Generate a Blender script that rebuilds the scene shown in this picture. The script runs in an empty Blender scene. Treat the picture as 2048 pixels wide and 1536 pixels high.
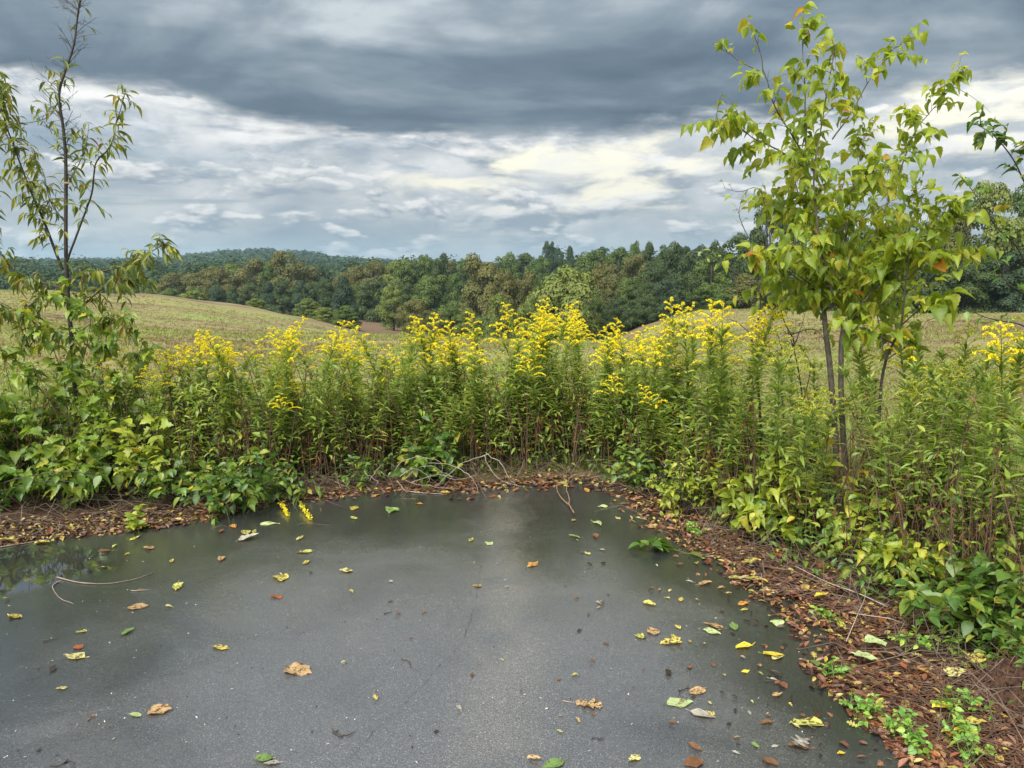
import bpy, math
import numpy as np

# ------------------------------------------------------------------ camera, sky, sun, exposure
SC = bpy.context.scene
COL = SC.collection
F, EYE, PITCH = 1540.0, 1.6, math.radians(8.42)      # focal length in photo pixels, eye height, tilt down
CP, SP = math.cos(PITCH), math.sin(PITCH)

cam_data = bpy.data.cameras.new('camera')
cam_data.sensor_width = 36.0
cam_data.lens = 36.0 * F / 2048.0
cam_data.clip_start = 0.05
cam_data.clip_end = 6000.0
cam = bpy.data.objects.new('camera', cam_data)
cam.location = (0, 0, EYE)
cam.rotation_euler = (math.radians(90) - PITCH, 0, 0)
COL.objects.link(cam)
SC.camera = cam
SC.render.resolution_x, SC.render.resolution_y = 1024, 768
SC.view_settings.view_transform = 'Standard'
SC.view_settings.look = 'None'
SC.view_settings.gamma = 1.0
SC.view_settings.use_curve_mapping = False
SC.view_settings.exposure = 1.9
SC.cycles.max_bounces = 8; SC.cycles.diffuse_bounces = 3; SC.cycles.glossy_bounces = 3
SC.cycles.transmission_bounces = 4; SC.cycles.transparent_max_bounces = 8; SC.cycles.volume_bounces = 0
SUN_EL, SUN_AZ = 52.0, -150.0        # degrees; azimuth measured from +Y towards +X

class NT:
    """small helper for node trees"""
    def __init__(s, tree):
        s.t = tree; tree.nodes.clear()
    def n(s, kind, **kw):
        nd = s.t.nodes.new('ShaderNode' + kind)
        for k, v in kw.items(): setattr(nd, k, v)
        return nd
    def l(s, a, b): s.t.links.new(a, b)
    def put(s, sock, v):
        if isinstance(v, bpy.types.NodeSocket): s.l(v, sock)
        elif isinstance(v, (tuple, list)) and len(v) == 3 and sock.type == 'RGBA': sock.default_value = (*v, 1)
        else: sock.default_value = v
    def math(s, op, a, b=None, c=None, clamp=False):
        nd = s.n('Math', operation=op, use_clamp=clamp)
        s.put(nd.inputs[0], a)
        if b is not None: s.put(nd.inputs[1], b)
        if c is not None: s.put(nd.inputs[2], c)
        return nd.outputs[0]
    def step(s, v, a, b, lo=0.0, hi=1.0):
        nd = s.n('MapRange', interpolation_type='SMOOTHSTEP')
        s.put(nd.inputs[0], v); nd.inputs[1].default_value = a; nd.inputs[2].default_value = b
        nd.inputs[3].default_value = lo; nd.inputs[4].default_value = hi
        return nd.outputs[0]
    def mix(s, f, a, b, blend='MIX'):
        nd = s.n('Mix', data_type='RGBA', blend_type=blend)
        s.put(nd.inputs[0], f); s.put(nd.inputs[6], a); s.put(nd.inputs[7], b)
        return nd.outputs[2]
    def noise(s, vec, scale, detail=4, rough=0.5, dist=0.0, dim='3D'):
        nd = s.n('TexNoise', noise_dimensions=dim)
        if vec is not None: s.l(vec, nd.inputs['Vector'])
        nd.inputs['Scale'].default_value = scale; nd.inputs['Detail'].default_value = detail
        nd.inputs['Roughness'].default_value = rough; nd.inputs['Distortion'].default_value = dist
        return nd.outputs[0]
    def ramp(s, f, stops, interp='LINEAR'):
        nd = s.n('ValToRGB'); cr = nd.color_ramp; cr.interpolation = interp
        while len(cr.elements) < len(stops): cr.elements.new(0.5)
        for e, (p, c) in zip(cr.elements, stops): e.position = p; e.color = (*c, 1)
        s.put(nd.inputs[0], f)
        return nd.outputs[0]
    def comb(s, x, y, z=0.0):
        nd = s.n('CombineXYZ'); s.put(nd.inputs[0], x); s.put(nd.inputs[1], y); s.put(nd.inputs[2], z)
        return nd.outputs[0]
    def vmath(s, op, a, b):
        nd = s.n('VectorMath', operation=op); s.put(nd.inputs[0], a); s.put(nd.inputs[1], b)
        return nd.outputs[0]

def build_world():
    w = bpy.data.worlds.new('World'); SC.world = w; w.use_nodes = True
    g = NT(w.node_tree)
    d = g.n('TexCoord').outputs['Generated']
    sx = g.n('SeparateXYZ'); g.l(d, sx.inputs[0]); X, Y, Z = sx.outputs
    zp = g.math('ADD', g.math('MAXIMUM', Z, 0.0), 0.06)
    px, py = g.math('DIVIDE', X, zp), g.math('DIVIDE', Y, zp)      # position on a cloud plane overhead
    P = g.comb(px, py)
    # blue sky behind everything
    sky = g.n('TexSky', sky_type='NISHITA'); sky.sun_disc = False
    sky.sun_elevation = math.radians(SUN_EL); sky.sun_rotation = math.radians(SUN_AZ)
    blue = g.mix(1.0, sky.outputs[0], (0.034, 0.034, 0.034), 'MULTIPLY')
    # high broken layer: pale cloud with grey bases, seen edge-on low down
    el = g.math('ARCSINE', Z)
    az = g.math('ARCTAN2', X, Y)
    D1 = g.comb(g.math('MULTIPLY', X, 4.6), g.math('MULTIPLY', Y, 4.6), g.math('MULTIPLY', Z, 12.0))
    n1 = g.noise(D1, 1.0, 9, 0.57, 0.35)
    n1b = g.noise(g.vmath('ADD', D1, (31.0, 7.0, 3.0)), 2.6, 8, 0.58, 0.4)
    hi = g.math('ADD', g.math('MULTIPLY', n1, 0.66), g.math('MULTIPLY', n1b, 0.34))
    high = g.ramp(hi, [(0.34, (0.130, 0.156, 0.184)), (0.45, (0.178, 0.199, 0.218)), (0.53, (0.232, 0.247, 0.257)), (0.61, (0.295, 0.302, 0.304)), (0.70, (0.375, 0.372, 0.362))])
    # heaped clouds with lit tops and grey bases near the horizon
    for (fa, fe, sd, thr, wgt) in ((5.5, 17.0, 1.3, 0.50, 0.95), (11.0, 30.0, 6.6, 0.53, 0.9)):
        A = g.vmath('ADD', g.comb(g.math('MULTIPLY', X, fa), g.math('MULTIPLY', Y, fa), g.math('MULTIPLY', Z, fe)), (sd, sd * 2.0, 0.0))
        n3 = g.noise(A, 1.0, 10, 0.55, 0.15)
        n3u = g.noise(g.vmath('ADD', A, (-0.06, 0.0, 0.24)), 1.0, 10, 0.55, 0.15)
        edge = g.math('SUBTRACT', n3, n3u)
        pm = g.step(n3, thr, thr + 0.06)
        puff = g.mix(g.step(edge, -0.05, 0.13), (0.135, 0.158, 0.184), (0.385, 0.382, 0.37))
        high = g.mix(g.math('MULTIPLY', pm, wgt), high, puff)
    # gaps of blue low down, cream light where the cloud thins
    gap = g.step(g.noise(g.comb(g.math('MULTIPLY', az, 3.2), g.math('MULTIPLY', el, 26.0), 8.1), 1.0, 7, 0.58, 0.5), 0.56, 0.64)
    high = g.mix(g.math('MULTIPLY', gap, 0.6), high, blue)
    def lobe(a0, wa, e0, we):
        da = g.math('DIVIDE', g.math('SUBTRACT', az, a0), wa); de = g.math('DIVIDE', g.math('SUBTRACT', el, e0), we)
        return g.math('EXPONENT', g.math('MULTIPLY', g.math('ADD', g.math('MULTIPLY', da, da), g.math('MULTIPLY', de, de)), -1.0))
    glow = g.math('ADD', lobe(0.10, 0.26, 0.118, 0.050), g.math('MULTIPLY', lobe(0.58, 0.16, 0.19, 0.075), 1.2))
    gn = g.noise(g.comb(g.math('MULTIPLY', az, 10.0), g.math('MULTIPLY', el, 32.0), 2.2), 1.0, 10, 0.58, 0.4)
    cream = g.math('MULTIPLY', g.step(g.math('ADD', gn, g.math('MULTIPLY', glow, 0.14)), 0.55, 0.74), g.math('MINIMUM', g.math('MULTIPLY', glow, 1.6), 1.0))
    high = g.mix(g.math('MULTIPLY', cream, 0.92), high, (0.455, 0.432, 0.345))
    # low heavy deck that covers the sky overhead and ends ahead in a ragged dark edge
    ex, ey = g.math('DIVIDE', px, 2.55), g.math('DIVIDE', py, 4.35)
    e = g.math('SQRT', g.math('ADD', g.math('MULTIPLY', ex, ex), g.math('MULTIPLY', ey, ey)))
    ne = g.math('ADD', g.math('MULTIPLY', g.noise(g.comb(g.math('MULTIPLY', px, 0.7), g.math('MULTIPLY', py, 0.9), 5.0), 1.3, 10, 0.62, 0.4), 0.6), g.math('MULTIPLY', g.noise(g.comb(g.math('MULTIPLY', X, 7.0), g.math('MULTIPLY', Y, 7.0), g.math('MULTIPLY', Z, 18.0)), 1.0, 9, 0.6, 0.3), 0.4))
    m = g.math('ADD', e, g.math('MULTIPLY', g.math('SUBTRACT', ne, 0.5), 0.62))
    deck_m = g.step(m, 1.10, 0.97)
    nd = g.noise(g.comb(g.math('MULTIPLY', px, 0.34), g.math('MULTIPLY', py, 0.85), 11.4), 1.35, 5, 0.46, 0.5)
    nd2 = g.noise(g.comb(g.math('MULTIPLY', px, 0.8), g.math('MULTIPLY', py, 1.3), 2.4), 2.3, 8, 0.56, 0.3)
    nd3 = g.noise(g.comb(g.math('MULTIPLY', X, 3.6), g.math('MULTIPLY', Y, 3.6), g.math('MULTIPLY', Z, 9.5)), 1.0, 8, 0.54, 0.5)
    dk = g.math('ADD', g.math('MULTIPLY', nd, 0.30), g.math('ADD', g.math('MULTIPLY', nd2, 0.16), g.math('MULTIPLY', nd3, 0.54)))
    dk = g.math('SUBTRACT', dk, g.math('MULTIPLY', g.step(m, 0.72, 1.0), 0.055))       # thickest along its leading edge
    deck = g.ramp(dk, [(0.38, (0.040, 0.056, 0.076)), (0.46, (0.060, 0.079, 0.100)), (0.53, (0.098, 0.119, 0.139)), (0.62, (0.20, 0.219, 0.233))])
    rim = g.math('MULTIPLY', g.math('MULTIPLY', g.step(m, 1.04, 1.14), g.step(m, 1.55, 1.15)), g.step(g.noise(g.vmath('ADD', D1, (5.0, 5.0, 9.0)), 1.2, 8, 0.58, 0.3), 0.42, 0.60))
    high = g.mix(g.math('MULTIPLY', rim, 0.75), high, (0.365, 0.365, 0.36))
    col = g.mix(deck_m, high, deck)
    # an overcast sky grows brighter towards the zenith
    up = g.math('ADD', 0.80, g.math('MULTIPLY', g.math('MAXIMUM', Z, 0.0), 1.35))
    col = g.mix(1.0, col, g.comb(up, up, up), 'MULTIPLY')
    # pale haze just over the horizon
    col = g.mix(g.step(el, 0.055, 0.0, 0.0, 0.5), col, (0.185, 0.207, 0.225))
    bg = g.n('Background'); g.put(bg.inputs[0], col); bg.inputs[1].default_value = 0.70
    out = g.n('OutputWorld'); g.l(bg.outputs[0], out.inputs[0])
build_world()

sun_d = bpy.data.lights.new('sun', 'SUN')
sun_d.energy = 2.3; sun_d.angle = math.radians(60); sun_d.color = (1.0, 0.96, 0.89)
sun = bpy.data.objects.new('sun', sun_d)
a, e_ = math.radians(SUN_AZ), math.radians(SUN_EL)
sun.rotation_euler = (math.radians(90) - e_, 0, math.pi - a)
sun.location = (0, 0, 30)
COL.objects.link(sun)

# ------------------------------------------------------------------ helpers
rng = np.random.default_rng(7)
def U(a, b, n=None): return rng.uniform(a, b, n)
def ray(px, py):
    u, v = (px - 1024.0) / F, (768.0 - py) / F
    return np.array([u, CP + v * SP, -SP + v * CP])
def G(px, py, z=0.0):
    d = ray(px, py); t = (z - EYE) / d[2]
    return np.array([d[0] * t, d[1] * t, z])
def at(px, py, Y):
    d = ray(px, py); t = Y / d[1]
    return np.array([d[0] * t, Y, EYE + d[2] * t])
def unit(v):
    v = np.asarray(v, float)
    return v / np.maximum(np.linalg.norm(v, axis=-1, keepdims=True), 1e-9)
def sm(a, b, x):
    t = np.clip((np.asarray(x, float) - a) / (b - a), 0, 1)
    return t * t * (3 - 2 * t)

class MB:
    """collects triangles; build() makes ONE mesh"""
    def __init__(s): s.V, s.T, s.UV, s.R, s.M, s.n = [], [], [], [], [], 0
    def add(s, V, T, UV=None, R=0.0, mat=0):
        V = np.asarray(V, float).reshape(-1, 3); T = np.asarray(T, int).reshape(-1, 3)
        s.V.append(V); s.T.append(T + s.n)
        s.UV.append(np.zeros((len(V), 2)) + 0.5 if UV is None else np.asarray(UV, float).reshape(-1, 2))
        s.R.append(np.broadcast_to(np.asarray(R, float), (len(V),)).copy())
        s.M.append(np.full(len(T), mat)); s.n += len(V)
    def box(s, lo, hi, mat=0):
        x0, y0, z0 = lo; x1, y1, z1 = hi
        V = [(x0,y0,z0),(x1,y0,z0),(x1,y1,z0),(x0,y1,z0),(x0,y0,z1),(x1,y0,z1),(x1,y1,z1),(x0,y1,z1)]
        T = [(0,2,1),(0,3,2),(4,5,6),(4,6,7),(0,1,5),(0,5,4),(1,2,6),(1,6,5),(2,3,7),(2,7,6),(3,0,4),(3,4,7)]
        s.add(V, T, mat=mat)
    def tube(s, pts, rad, sides=5, R=0.0, mat=0):
        P = np.asarray(pts, float); n = len(P)
        r = np.broadcast_to(np.asarray(rad, float), (n,))
        tg = unit(np.gradient(P, axis=0))
        ref = np.array([0.31, 0.22, 0.93]) if abs(tg[0][2]) < 0.8 else np.array([0.94, 0.3, 0.1])
        a = unit(np.cross(tg, ref)); b = np.cross(tg, a)
        th = np.arange(sides) * 2 * math.pi / sides
        V = P[:, None] + r[:, None, None] * (a[:, None] * np.cos(th)[None, :, None] + b[:, None] * np.sin(th)[None, :, None])
        i = np.arange(n - 1)[:, None] * sides; j = np.arange(sides)[None]; k = (j + 1) % sides
        q = np.stack([i + j, i + k, i + sides + k, i + sides + j], -1).reshape(-1, 4)
        T = np.concatenate([q[:, [0, 1, 2]], q[:, [0, 2, 3]]])
        V = np.concatenate([V.reshape(-1, 3), P[-1:]])
        cap = np.array([[(n - 1) * sides + x, (n - 1) * sides + (x + 1) % sides, n * sides] for x in range(sides)])
        uv = np.concatenate([np.stack(np.broadcast_arrays(th[None] / 6.28, np.arange(n)[:, None] * 1.0), -1).reshape(-1, 2), [[0.5, n]]])
        s.add(V, np.concatenate([T, cap]), uv, R, mat)
    def scatter(s, tmpl, pos, fr, size, R, mat=0, bend=None):
        """copies of a leaf template: pos (N,3), fr (N,3,3) columns x,y,z, size (N,) or (N,3)"""
        V, T, UV = tmpl; N = len(pos)
        if N == 0: return
        size = np.asarray(size, float)
        if size.ndim == 1: size = np.repeat(size[:, None], 3, 1)
        W = np.einsum('nij,nvj->nvi', fr, V[None] * size[:, None]) + np.asarray(pos)[:, None]
        TT = (T[None] + (np.arange(N) * len(V))[:, None, None]).reshape(-1, 3)
        s.add(W.reshape(-1, 3), TT, np.tile(UV, (N, 1)), np.repeat(R, len(V)), mat)
    def mesh(s, name, mats, smooth=False):
        V, T = np.concatenate(s.V), np.concatenate(s.T)
        UV, R, M = np.concatenate(s.UV), np.concatenate(s.R), np.concatenate(s.M)
        me = bpy.data.meshes.new(name)
        me.vertices.add(len(V)); me.vertices.foreach_set('co', V.astype(np.float32).ravel())
        me.loops.add(T.size); me.loops.foreach_set('vertex_index', T.astype(np.int32).ravel())
        me.polygons.add(len(T)); me.polygons.foreach_set('loop_start', (np.arange(len(T)) * 3).astype(np.int32))
        me.polygons.foreach_set('material_index', M.astype(np.int32))
        me.polygons.foreach_set('use_smooth', np.full(len(T), smooth))
        me.update(calc_edges=True)
        uvl = me.uv_layers.new(name='UVMap'); uvl.data.foreach_set('uv', UV[T.ravel()].astype(np.float32).ravel())
        at_ = me.attributes.new('rnd', 'FLOAT', 'POINT'); at_.data.foreach_set('value', R.astype(np.float32))
        for m in (mats if isinstance(mats, (list, tuple)) else [mats]): me.materials.append(m)
        return me
    def build(s, name, mats, parent=None, smooth=False):
        return link(name, s.mesh(name, mats, smooth), parent)

def link(name, data, parent=None):
    o = bpy.data.objects.new(name, data); COL.objects.link(o)
    if parent is not None: o.parent = parent
    return o
def tag(o, label=None, cat=None, group=None, kind=None):
    if label: o['label'] = label
    if cat: o['category'] = cat
    if group: o['group'] = group
    if kind: o['kind'] = kind
    return o
def thing(name, loc, label, cat, group=None, rz=0.0):
    o = link(name, None); o.empty_display_size = 0.1
    o.location = loc; o.rotation_euler = (0, 0, rz)
    return tag(o, label, cat, group)
def frames(d, up):
    """leaf frames: y along d, z near up"""
    y = unit(d); x = unit(np.cross(y, up)); z = np.cross(x, y)
    return np.stack([x, y, z], -1)
def rdir(n):
    return unit(rng.normal(size=(n, 3)))
from mathutils import Matrix
def put_leaf(name, data, pos, fr, size, parent):
    o = link(name, data, parent)
    m = Matrix([[fr[0][0] * size, fr[0][1] * size, fr[0][2] * size, pos[0]],
                [fr[1][0] * size, fr[1][1] * size, fr[1][2] * size, pos[1]],
                [fr[2][0] * size, fr[2][1] * size, fr[2][2] * size, pos[2]], [0, 0, 0, 1]])
    o.matrix_basis = m
    return o

# ------------------------------------------------------------------ materials
def new_mat(name):
    m = bpy.data.materials.new(name); m.use_nodes = True
    g = NT(m.node_tree); out = g.n('OutputMaterial')
    b = g.n('BsdfPrincipled'); g.l(b.outputs[0], out.inputs[0])
    return m, g, b, out
def rnd_fac(g):
    return g.math('FRACT', g.math('ADD', g.n('Attribute', attribute_name='rnd').outputs['Fac'], g.n('ObjectInfo').outputs['Random']))
def leaf_mat(name, stops, trans=0.35, rough=0.42, vein=0.22, spots=0.0, spot_col=(0.16, 0.06, 0.02), spec=0.5, interp='LINEAR'):
    m, g, b, out = new_mat(name)
    f = rnd_fac(g)
    col = g.ramp(f, stops, interp)
    tc = g.n('TexCoord'); uv = g.n('SeparateXYZ'); g.l(tc.outputs['UV'], uv.inputs[0])
    au = g.math('ABSOLUTE', g.math('SUBTRACT', uv.outputs[0], 0.5))
    if vein:
        mid = g.step(au, 0.035, 0.0)
        sv = g.math('SINE', g.math('MULTIPLY', g.math('SUBTRACT', uv.outputs[1], g.math('MULTIPLY', au, 0.55)), 44.0))
        side = g.step(sv, 0.75, 1.0)
        vv = g.math('MAXIMUM', mid, g.math('MULTIPLY', side, 0.55))
        col = g.mix(g.math('MULTIPLY', vv, vein), col, g.mix(1.0, col, (1.7, 1.6, 1.7), 'MULTIPLY'))
    shift = g.math('MULTIPLY', f, 57.0)
    vec = g.vmath('ADD', tc.outputs['UV'], g.comb(shift, shift, shift))
    nz = g.noise(vec, 3.0, 3, 0.6)
    col = g.mix(1.0, col, g.ramp(nz, [(0.25, (0.72, 0.74, 0.7)), (0.75, (1.25, 1.2, 1.2))]), 'MULTIPLY')
    if spots:
        sp = g.noise(vec, 5.0, 4, 0.65)
        col = g.mix(g.step(sp, 1.0 - spots, 1.0 - spots + 0.06), col, spot_col)
    g.put(b.inputs['Base Color'], col)
    b.inputs['Roughness'].default_value = rough
    b.inputs['Specular IOR Level'].default_value = spec
    if trans:
        t = g.n('BsdfTranslucent'); g.put(t.inputs[0], g.mix(1.0, col, (1.25, 1.2, 0.6), 'MULTIPLY'))
        mx = g.n('MixShader'); mx.inputs[0].default_value = trans
        g.l(b.outputs[0], mx.inputs[1]); g.l(t.outputs[0], mx.inputs[2]); g.l(mx.outputs[0], out.inputs[0])
    return m
def wood_mat(name, c1, c2, scale=30.0, rough=0.85):
    m, g, b, out = new_mat(name)
    tc = g.n('TexCoord')
    n = g.noise(tc.outputs['Object'], scale, 5, 0.65)
    n2 = g.noise(tc.outputs['Object'], scale * 0.17, 3, 0.6)
    f = g.math('ADD', g.math('MULTIPLY', n, 0.6), g.math('MULTIPLY', n2, 0.4))
    g.put(b.inputs['Base Color'], g.ramp(f, [(0.36, c1), (0.64, c2)]))
    b.inputs['Roughness'].default_value = rough
    bp = g.n('Bump'); bp.inputs['Strength'].default_value = 0.5; bp.inputs['Distance'].default_value = 0.004
    g.l(n, bp.inputs['Height']); g.l(bp.outputs[0], b.inputs['Normal'])
    return m
# ------------------------------------------------------------------ the land
def H(x, y):
    x = np.asarray(x, float); y = np.asarray(y, float)
    wl = sm(14, -36, x); wr = sm(1.5, 15, x) * 0.92
    w = 1 - (1 - wl) * (1 - wr)
    h = -9.0 * sm(14, 75, y) * (1 - w)
    h = h - 6.0 * sm(58, 118, y) * wl - 0.9 * sm(16, 50, y) * wr - 3.0 * sm(52, 95, y) * wr
    h = h + 3.6 * sm(88, 140, y) * (1 - wl) * (1 - wr)
    u = x / np.maximum(y, 30.0)
    prof = 5.5 + 5.0 * sm(0.0, -0.3, u) + 12.5 * np.exp(-((u + 0.32) / 0.105) ** 2)
    h = h + prof * sm(320, 1000, y) * sm(1.2, 0.5, u)
    h = h - 0.04 * np.exp(-(np.hypot(x, y - 1.0) / 6.0) ** 4)          # bed for the pavement slab
    far = sm(9, 30, np.hypot(x, y))
    h = h + far * (0.16 * np.sin(x * 0.21 + 1.3) * np.cos(y * 0.17) + 0.07 * np.sin(x * 0.63 + y * 0.41))
    return h

def terrain():
    na, r = 300, np.concatenate([np.linspace(0.4, 12, 40), np.geomspace(12.3, 3200, 130)])
    # finer in front of the camera than behind it
    t = np.linspace(-1, 1, na + 1)[:-1]
    az = math.pi * (0.45 * t + 0.55 * t ** 3)
    Ag, Rg = np.meshgrid(az, r)
    x, y = np.sin(Ag) * Rg, np.cos(Ag) * Rg
    V = np.stack([x, y, H(x, y)], -1).reshape(-1, 3)
    V = np.concatenate([V, [[0, 0, H(0., 0.)]]])
    m = len(r)
    i, j = np.meshgrid(np.arange(m - 1), np.arange(na), indexing='ij'); k = (j + 1) % na
    q = np.stack([i * na + j, i * na + k, (i + 1) * na + k, (i + 1) * na + j], -1).reshape(-1, 4)
    T = np.concatenate([q[:, [0, 2, 1]], q[:, [0, 3, 2]],
                        np.stack([np.full(na, m * na), (np.arange(na) + 1) % na, np.arange(na)], -1)])
    mat, g, b, out = new_mat('field_ground')
    tc = g.n('TexCoord').outputs['Object']; s = g.n('SeparateXYZ'); g.l(tc, s.inputs[0])
    P = g.comb(g.math('MULTIPLY', s.outputs[0], 0.40), s.outputs[1])
    n1 = g.noise(P, 0.20, 7, 0.66, 0.6)
    n2 = g.noise(P, 1.1, 7, 0.70, 0.3)
    n3 = g.noise(tc, 9.0, 4, 0.6)
    f = g.math('ADD', g.math('MULTIPLY', n1, 0.68), g.math('ADD', g.math('MULTIPLY', n2, 0.22), g.math('MULTIPLY', n3, 0.10)))
    grass = g.ramp(f, [(0.40, (0.080, 0.054, 0.034)), (0.465, (0.19, 0.145, 0.078)), (0.53, (0.225, 0.205, 0.078)), (0.62, (0.175, 0.235, 0.058))])
    soil = g.ramp(n3, [(0.3, (0.030, 0.017, 0.010)), (0.7, (0.085, 0.050, 0.030))])
    mud = g.math('MULTIPLY', g.step(s.outputs[2], -2.6, -4.2), g.step(s.outputs[1], 60.0, 80.0))
    grass = g.mix(g.math('MULTIPLY', mud, 0.85), grass, (0.125, 0.075, 0.05))
    near = g.step(s.outputs[1], 5.7, 6.4, 1.0, 0.0)
    near = g.math('MULTIPLY', near, g.math('MULTIPLY', g.step(s.outputs[0], 3.3, 4.1, 1.0, 0.0), g.step(s.outputs[0], -6.5, -5.2)))
    g.put(b.inputs['Base Color'], g.mix(near, grass, soil))
    b.inputs['Roughness'].default_value = 0.95; b.inputs['Specular IOR Level'].default_value = 0.2
    bp = g.n('Bump'); bp.inputs['Strength'].default_value = 0.8; bp.inputs['Distance'].default_value = 0.05
    g.l(n3, bp.inputs['Height']); g.l(bp.outputs[0], b.inputs['Normal'])
    mb = MB(); mb.add(V, T)
    tag(mb.build('ground', mat, smooth=True), kind='structure')
terrain()

# pavement: edge traced on the ground, jittered, extruded into a slab
EDGE_PX = [(-420, 1150), (-200, 1112), (0, 1084), (120, 1068), (250, 1055), (350, 1047), (450, 1022), (560, 1003), (640, 998), (750, 984),
           (850, 984), (950, 982), (1000, 968), (1100, 968), (1180, 955), (1235, 980), (1290, 1012), (1370, 1066), (1440, 1114), (1500, 1155),
           (1590, 1200), (1650, 1265), (1668, 1335), (1740, 1412), (1830, 1482), (1900, 1540), (2010, 1640), (2200, 1820)]
EDGE = np.array([G(*p)[:2] for p in EDGE_PX])
def pavement():
    pts = []
    for (p, q) in zip(EDGE[:-1], EDGE[1:]):
        n = max(1, int(np.linalg.norm(q - p) / 0.06))
        for i in range(n): pts.append(p + (q - p) * i / n)
    pts = np.array(pts + [EDGE[-1]])
    k = np.arange(len(pts))
    nz = 0.018 * np.sin(k * 0.9) * np.sin(k * 0.37 + 1) + rng.normal(0, 0.009, len(pts))
    tg = unit(np.gradient(pts, axis=0)); nrm = np.stack([-tg[:, 1], tg[:, 0]], -1)
    pts = pts + nrm * nz[:, None]
    loop = np.concatenate([pts, [[4.4, -9.0], [-13.0, -9.0], [-13.0, 2.5]]])
    import bmesh
    bm = bmesh.new()
    vs = [bm.verts.new((x, y, 0.0)) for x, y in loop]
    f = bm.faces.new(vs)
    if f.normal.z < 0: f.normal_flip()
    bm.normal_update()
    r = bmesh.ops.extrude_face_region(bm, geom=[f])
    f2 = [e for e in r['geom'] if isinstance(e, bmesh.types.BMFace)]
    for v in {v for q in f2 for v in q.verts}: v.co.z = -0.12
    bmesh.ops.triangulate(bm, faces=bm.faces[:])
    bmesh.ops.recalc_face_normals(bm, faces=bm.faces[:])
    me = bpy.data.meshes.new('pavement'); bm.to_mesh(me); bm.free()
    m, g, b, out = new_mat('wet_pavement')
    tc = g.n('TexCoord').outputs['Object']; s = g.n('SeparateXYZ'); g.l(tc, s.inputs[0])
    big = g.noise(tc, 0.55, 5, 0.55, 0.4)
    mid = g.noise(tc, 2.6, 5, 0.6, 0.5)
    grit = g.noise(tc, 210.0, 4, 0.8)
    fine = g.noise(tc, 420.0, 2, 0.6)
    # worn pale strip running away from the camera, slightly left of a straight line
    cx = g.math('SUBTRACT', g.math('SUBTRACT', s.outputs[0], -0.06), g.math('MULTIPLY', g.math('SUBTRACT', mid, 0.5), 0.35))
    strip = g.math('MULTIPLY', g.step(g.math('ABSOLUTE', cx), 0.24, 0.02), 0.48)
    aggr = g.n('TexVoronoi'); aggr.inputs['Scale'].default_value = 230.0; g.l(tc, aggr.inputs['Vector'])
    ac = g.n('SeparateColor'); g.l(aggr.outputs['Color'], ac.inputs[0])
    base = g.ramp(big, [(0.36, (0.017, 0.018, 0.020)), (0.64, (0.036, 0.036, 0.037))])
    base = g.mix(g.step(mid, 0.50, 0.75, 0.0, 0.40), base, (0.052, 0.048, 0.043))
    # drier middle of the pad, with its pale sky sheen painted into the colour
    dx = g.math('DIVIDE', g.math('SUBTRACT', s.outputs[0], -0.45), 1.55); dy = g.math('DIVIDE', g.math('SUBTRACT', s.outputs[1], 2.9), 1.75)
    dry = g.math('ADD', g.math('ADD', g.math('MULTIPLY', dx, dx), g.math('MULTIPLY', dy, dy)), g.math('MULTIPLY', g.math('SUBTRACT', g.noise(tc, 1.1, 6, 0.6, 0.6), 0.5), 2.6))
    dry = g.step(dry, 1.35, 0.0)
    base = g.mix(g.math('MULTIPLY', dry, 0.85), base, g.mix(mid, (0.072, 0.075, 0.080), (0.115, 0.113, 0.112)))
    base = g.mix(g.math('MULTIPLY', strip, g.step(mid, 0.25, 0.6)), base, (0.150, 0.138, 0.122))
    silt = g.math('MULTIPLY', g.step(s.outputs[0], 1.15, 2.1), g.step(s.outputs[1], 3.9, 2.2))
    base = g.mix(g.math('MULTIPLY', silt, 0.65), base, (0.044, 0.034, 0.024))
    base = g.mix(1.0, base, g.ramp(grit, [(0.34, (0.30, 0.30, 0.31)), (0.50, (0.95, 0.95, 0.95)), (0.66, (2.0, 1.96, 1.9))]), 'MULTIPLY')
    base = g.mix(1.0, base, g.ramp(ac.outputs[0], [(0.0, (0.66, 0.66, 0.67)), (0.6, (0.97, 0.97, 0.97)), (0.95, (1.3, 1.29, 1.27)), (1.0, (2.1, 2.05, 2.0))]), 'MULTIPLY')
    vo = g.n('TexVoronoi'); vo.inputs['Scale'].default_value = 55.0; g.l(tc, vo.inputs['Vector'])
    sc = g.n('SeparateColor'); g.l(vo.outputs['Color'], sc.inputs[0])
    chip = g.math('MULTIPLY', g.step(vo.outputs['Distance'], 0.20, 0.12), g.step(sc.outputs[0], 0.94, 0.97))
    base = g.mix(g.math('MULTIPLY', chip, 0.45), base, (0.30, 0.28, 0.25))
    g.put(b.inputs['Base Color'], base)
    # wet film: smooth where water stands, rougher where it has drained
    pud = g.math('ADD', g.math('POWER', g.math('DIVIDE', g.math('SUBTRACT', s.outputs[0], -2.72), 0.62), 2.0),
                 g.math('POWER', g.math('DIVIDE', g.math('SUBTRACT', s.outputs[1], 4.0), 0.46), 2.0))
    pud = g.step(g.math('ADD', pud, g.math('MULTIPLY', g.math('SUBTRACT', mid, 0.5), 1.6)), 1.1, 0.55)
    ro = g.math('ADD', g.math('MULTIPLY', big, 0.22), g.math('ADD', g.math('MULTIPLY', dry, 0.10), g.math('MULTIPLY', mid, 0.16)))
    ro = g.math('ADD', ro, g.math('MULTIPLY', grit, 0.06))
    ro = g.math('ADD', g.math('MULTIPLY', ro, g.math('SUBTRACT', 1.0, pud)), g.math('MULTIPLY', pud, 0.03))
    g.put(b.inputs['Roughness'], ro)
    b.inputs['IOR'].default_value = 1.5; b.inputs['Specular IOR Level'].default_value = 0.9
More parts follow.
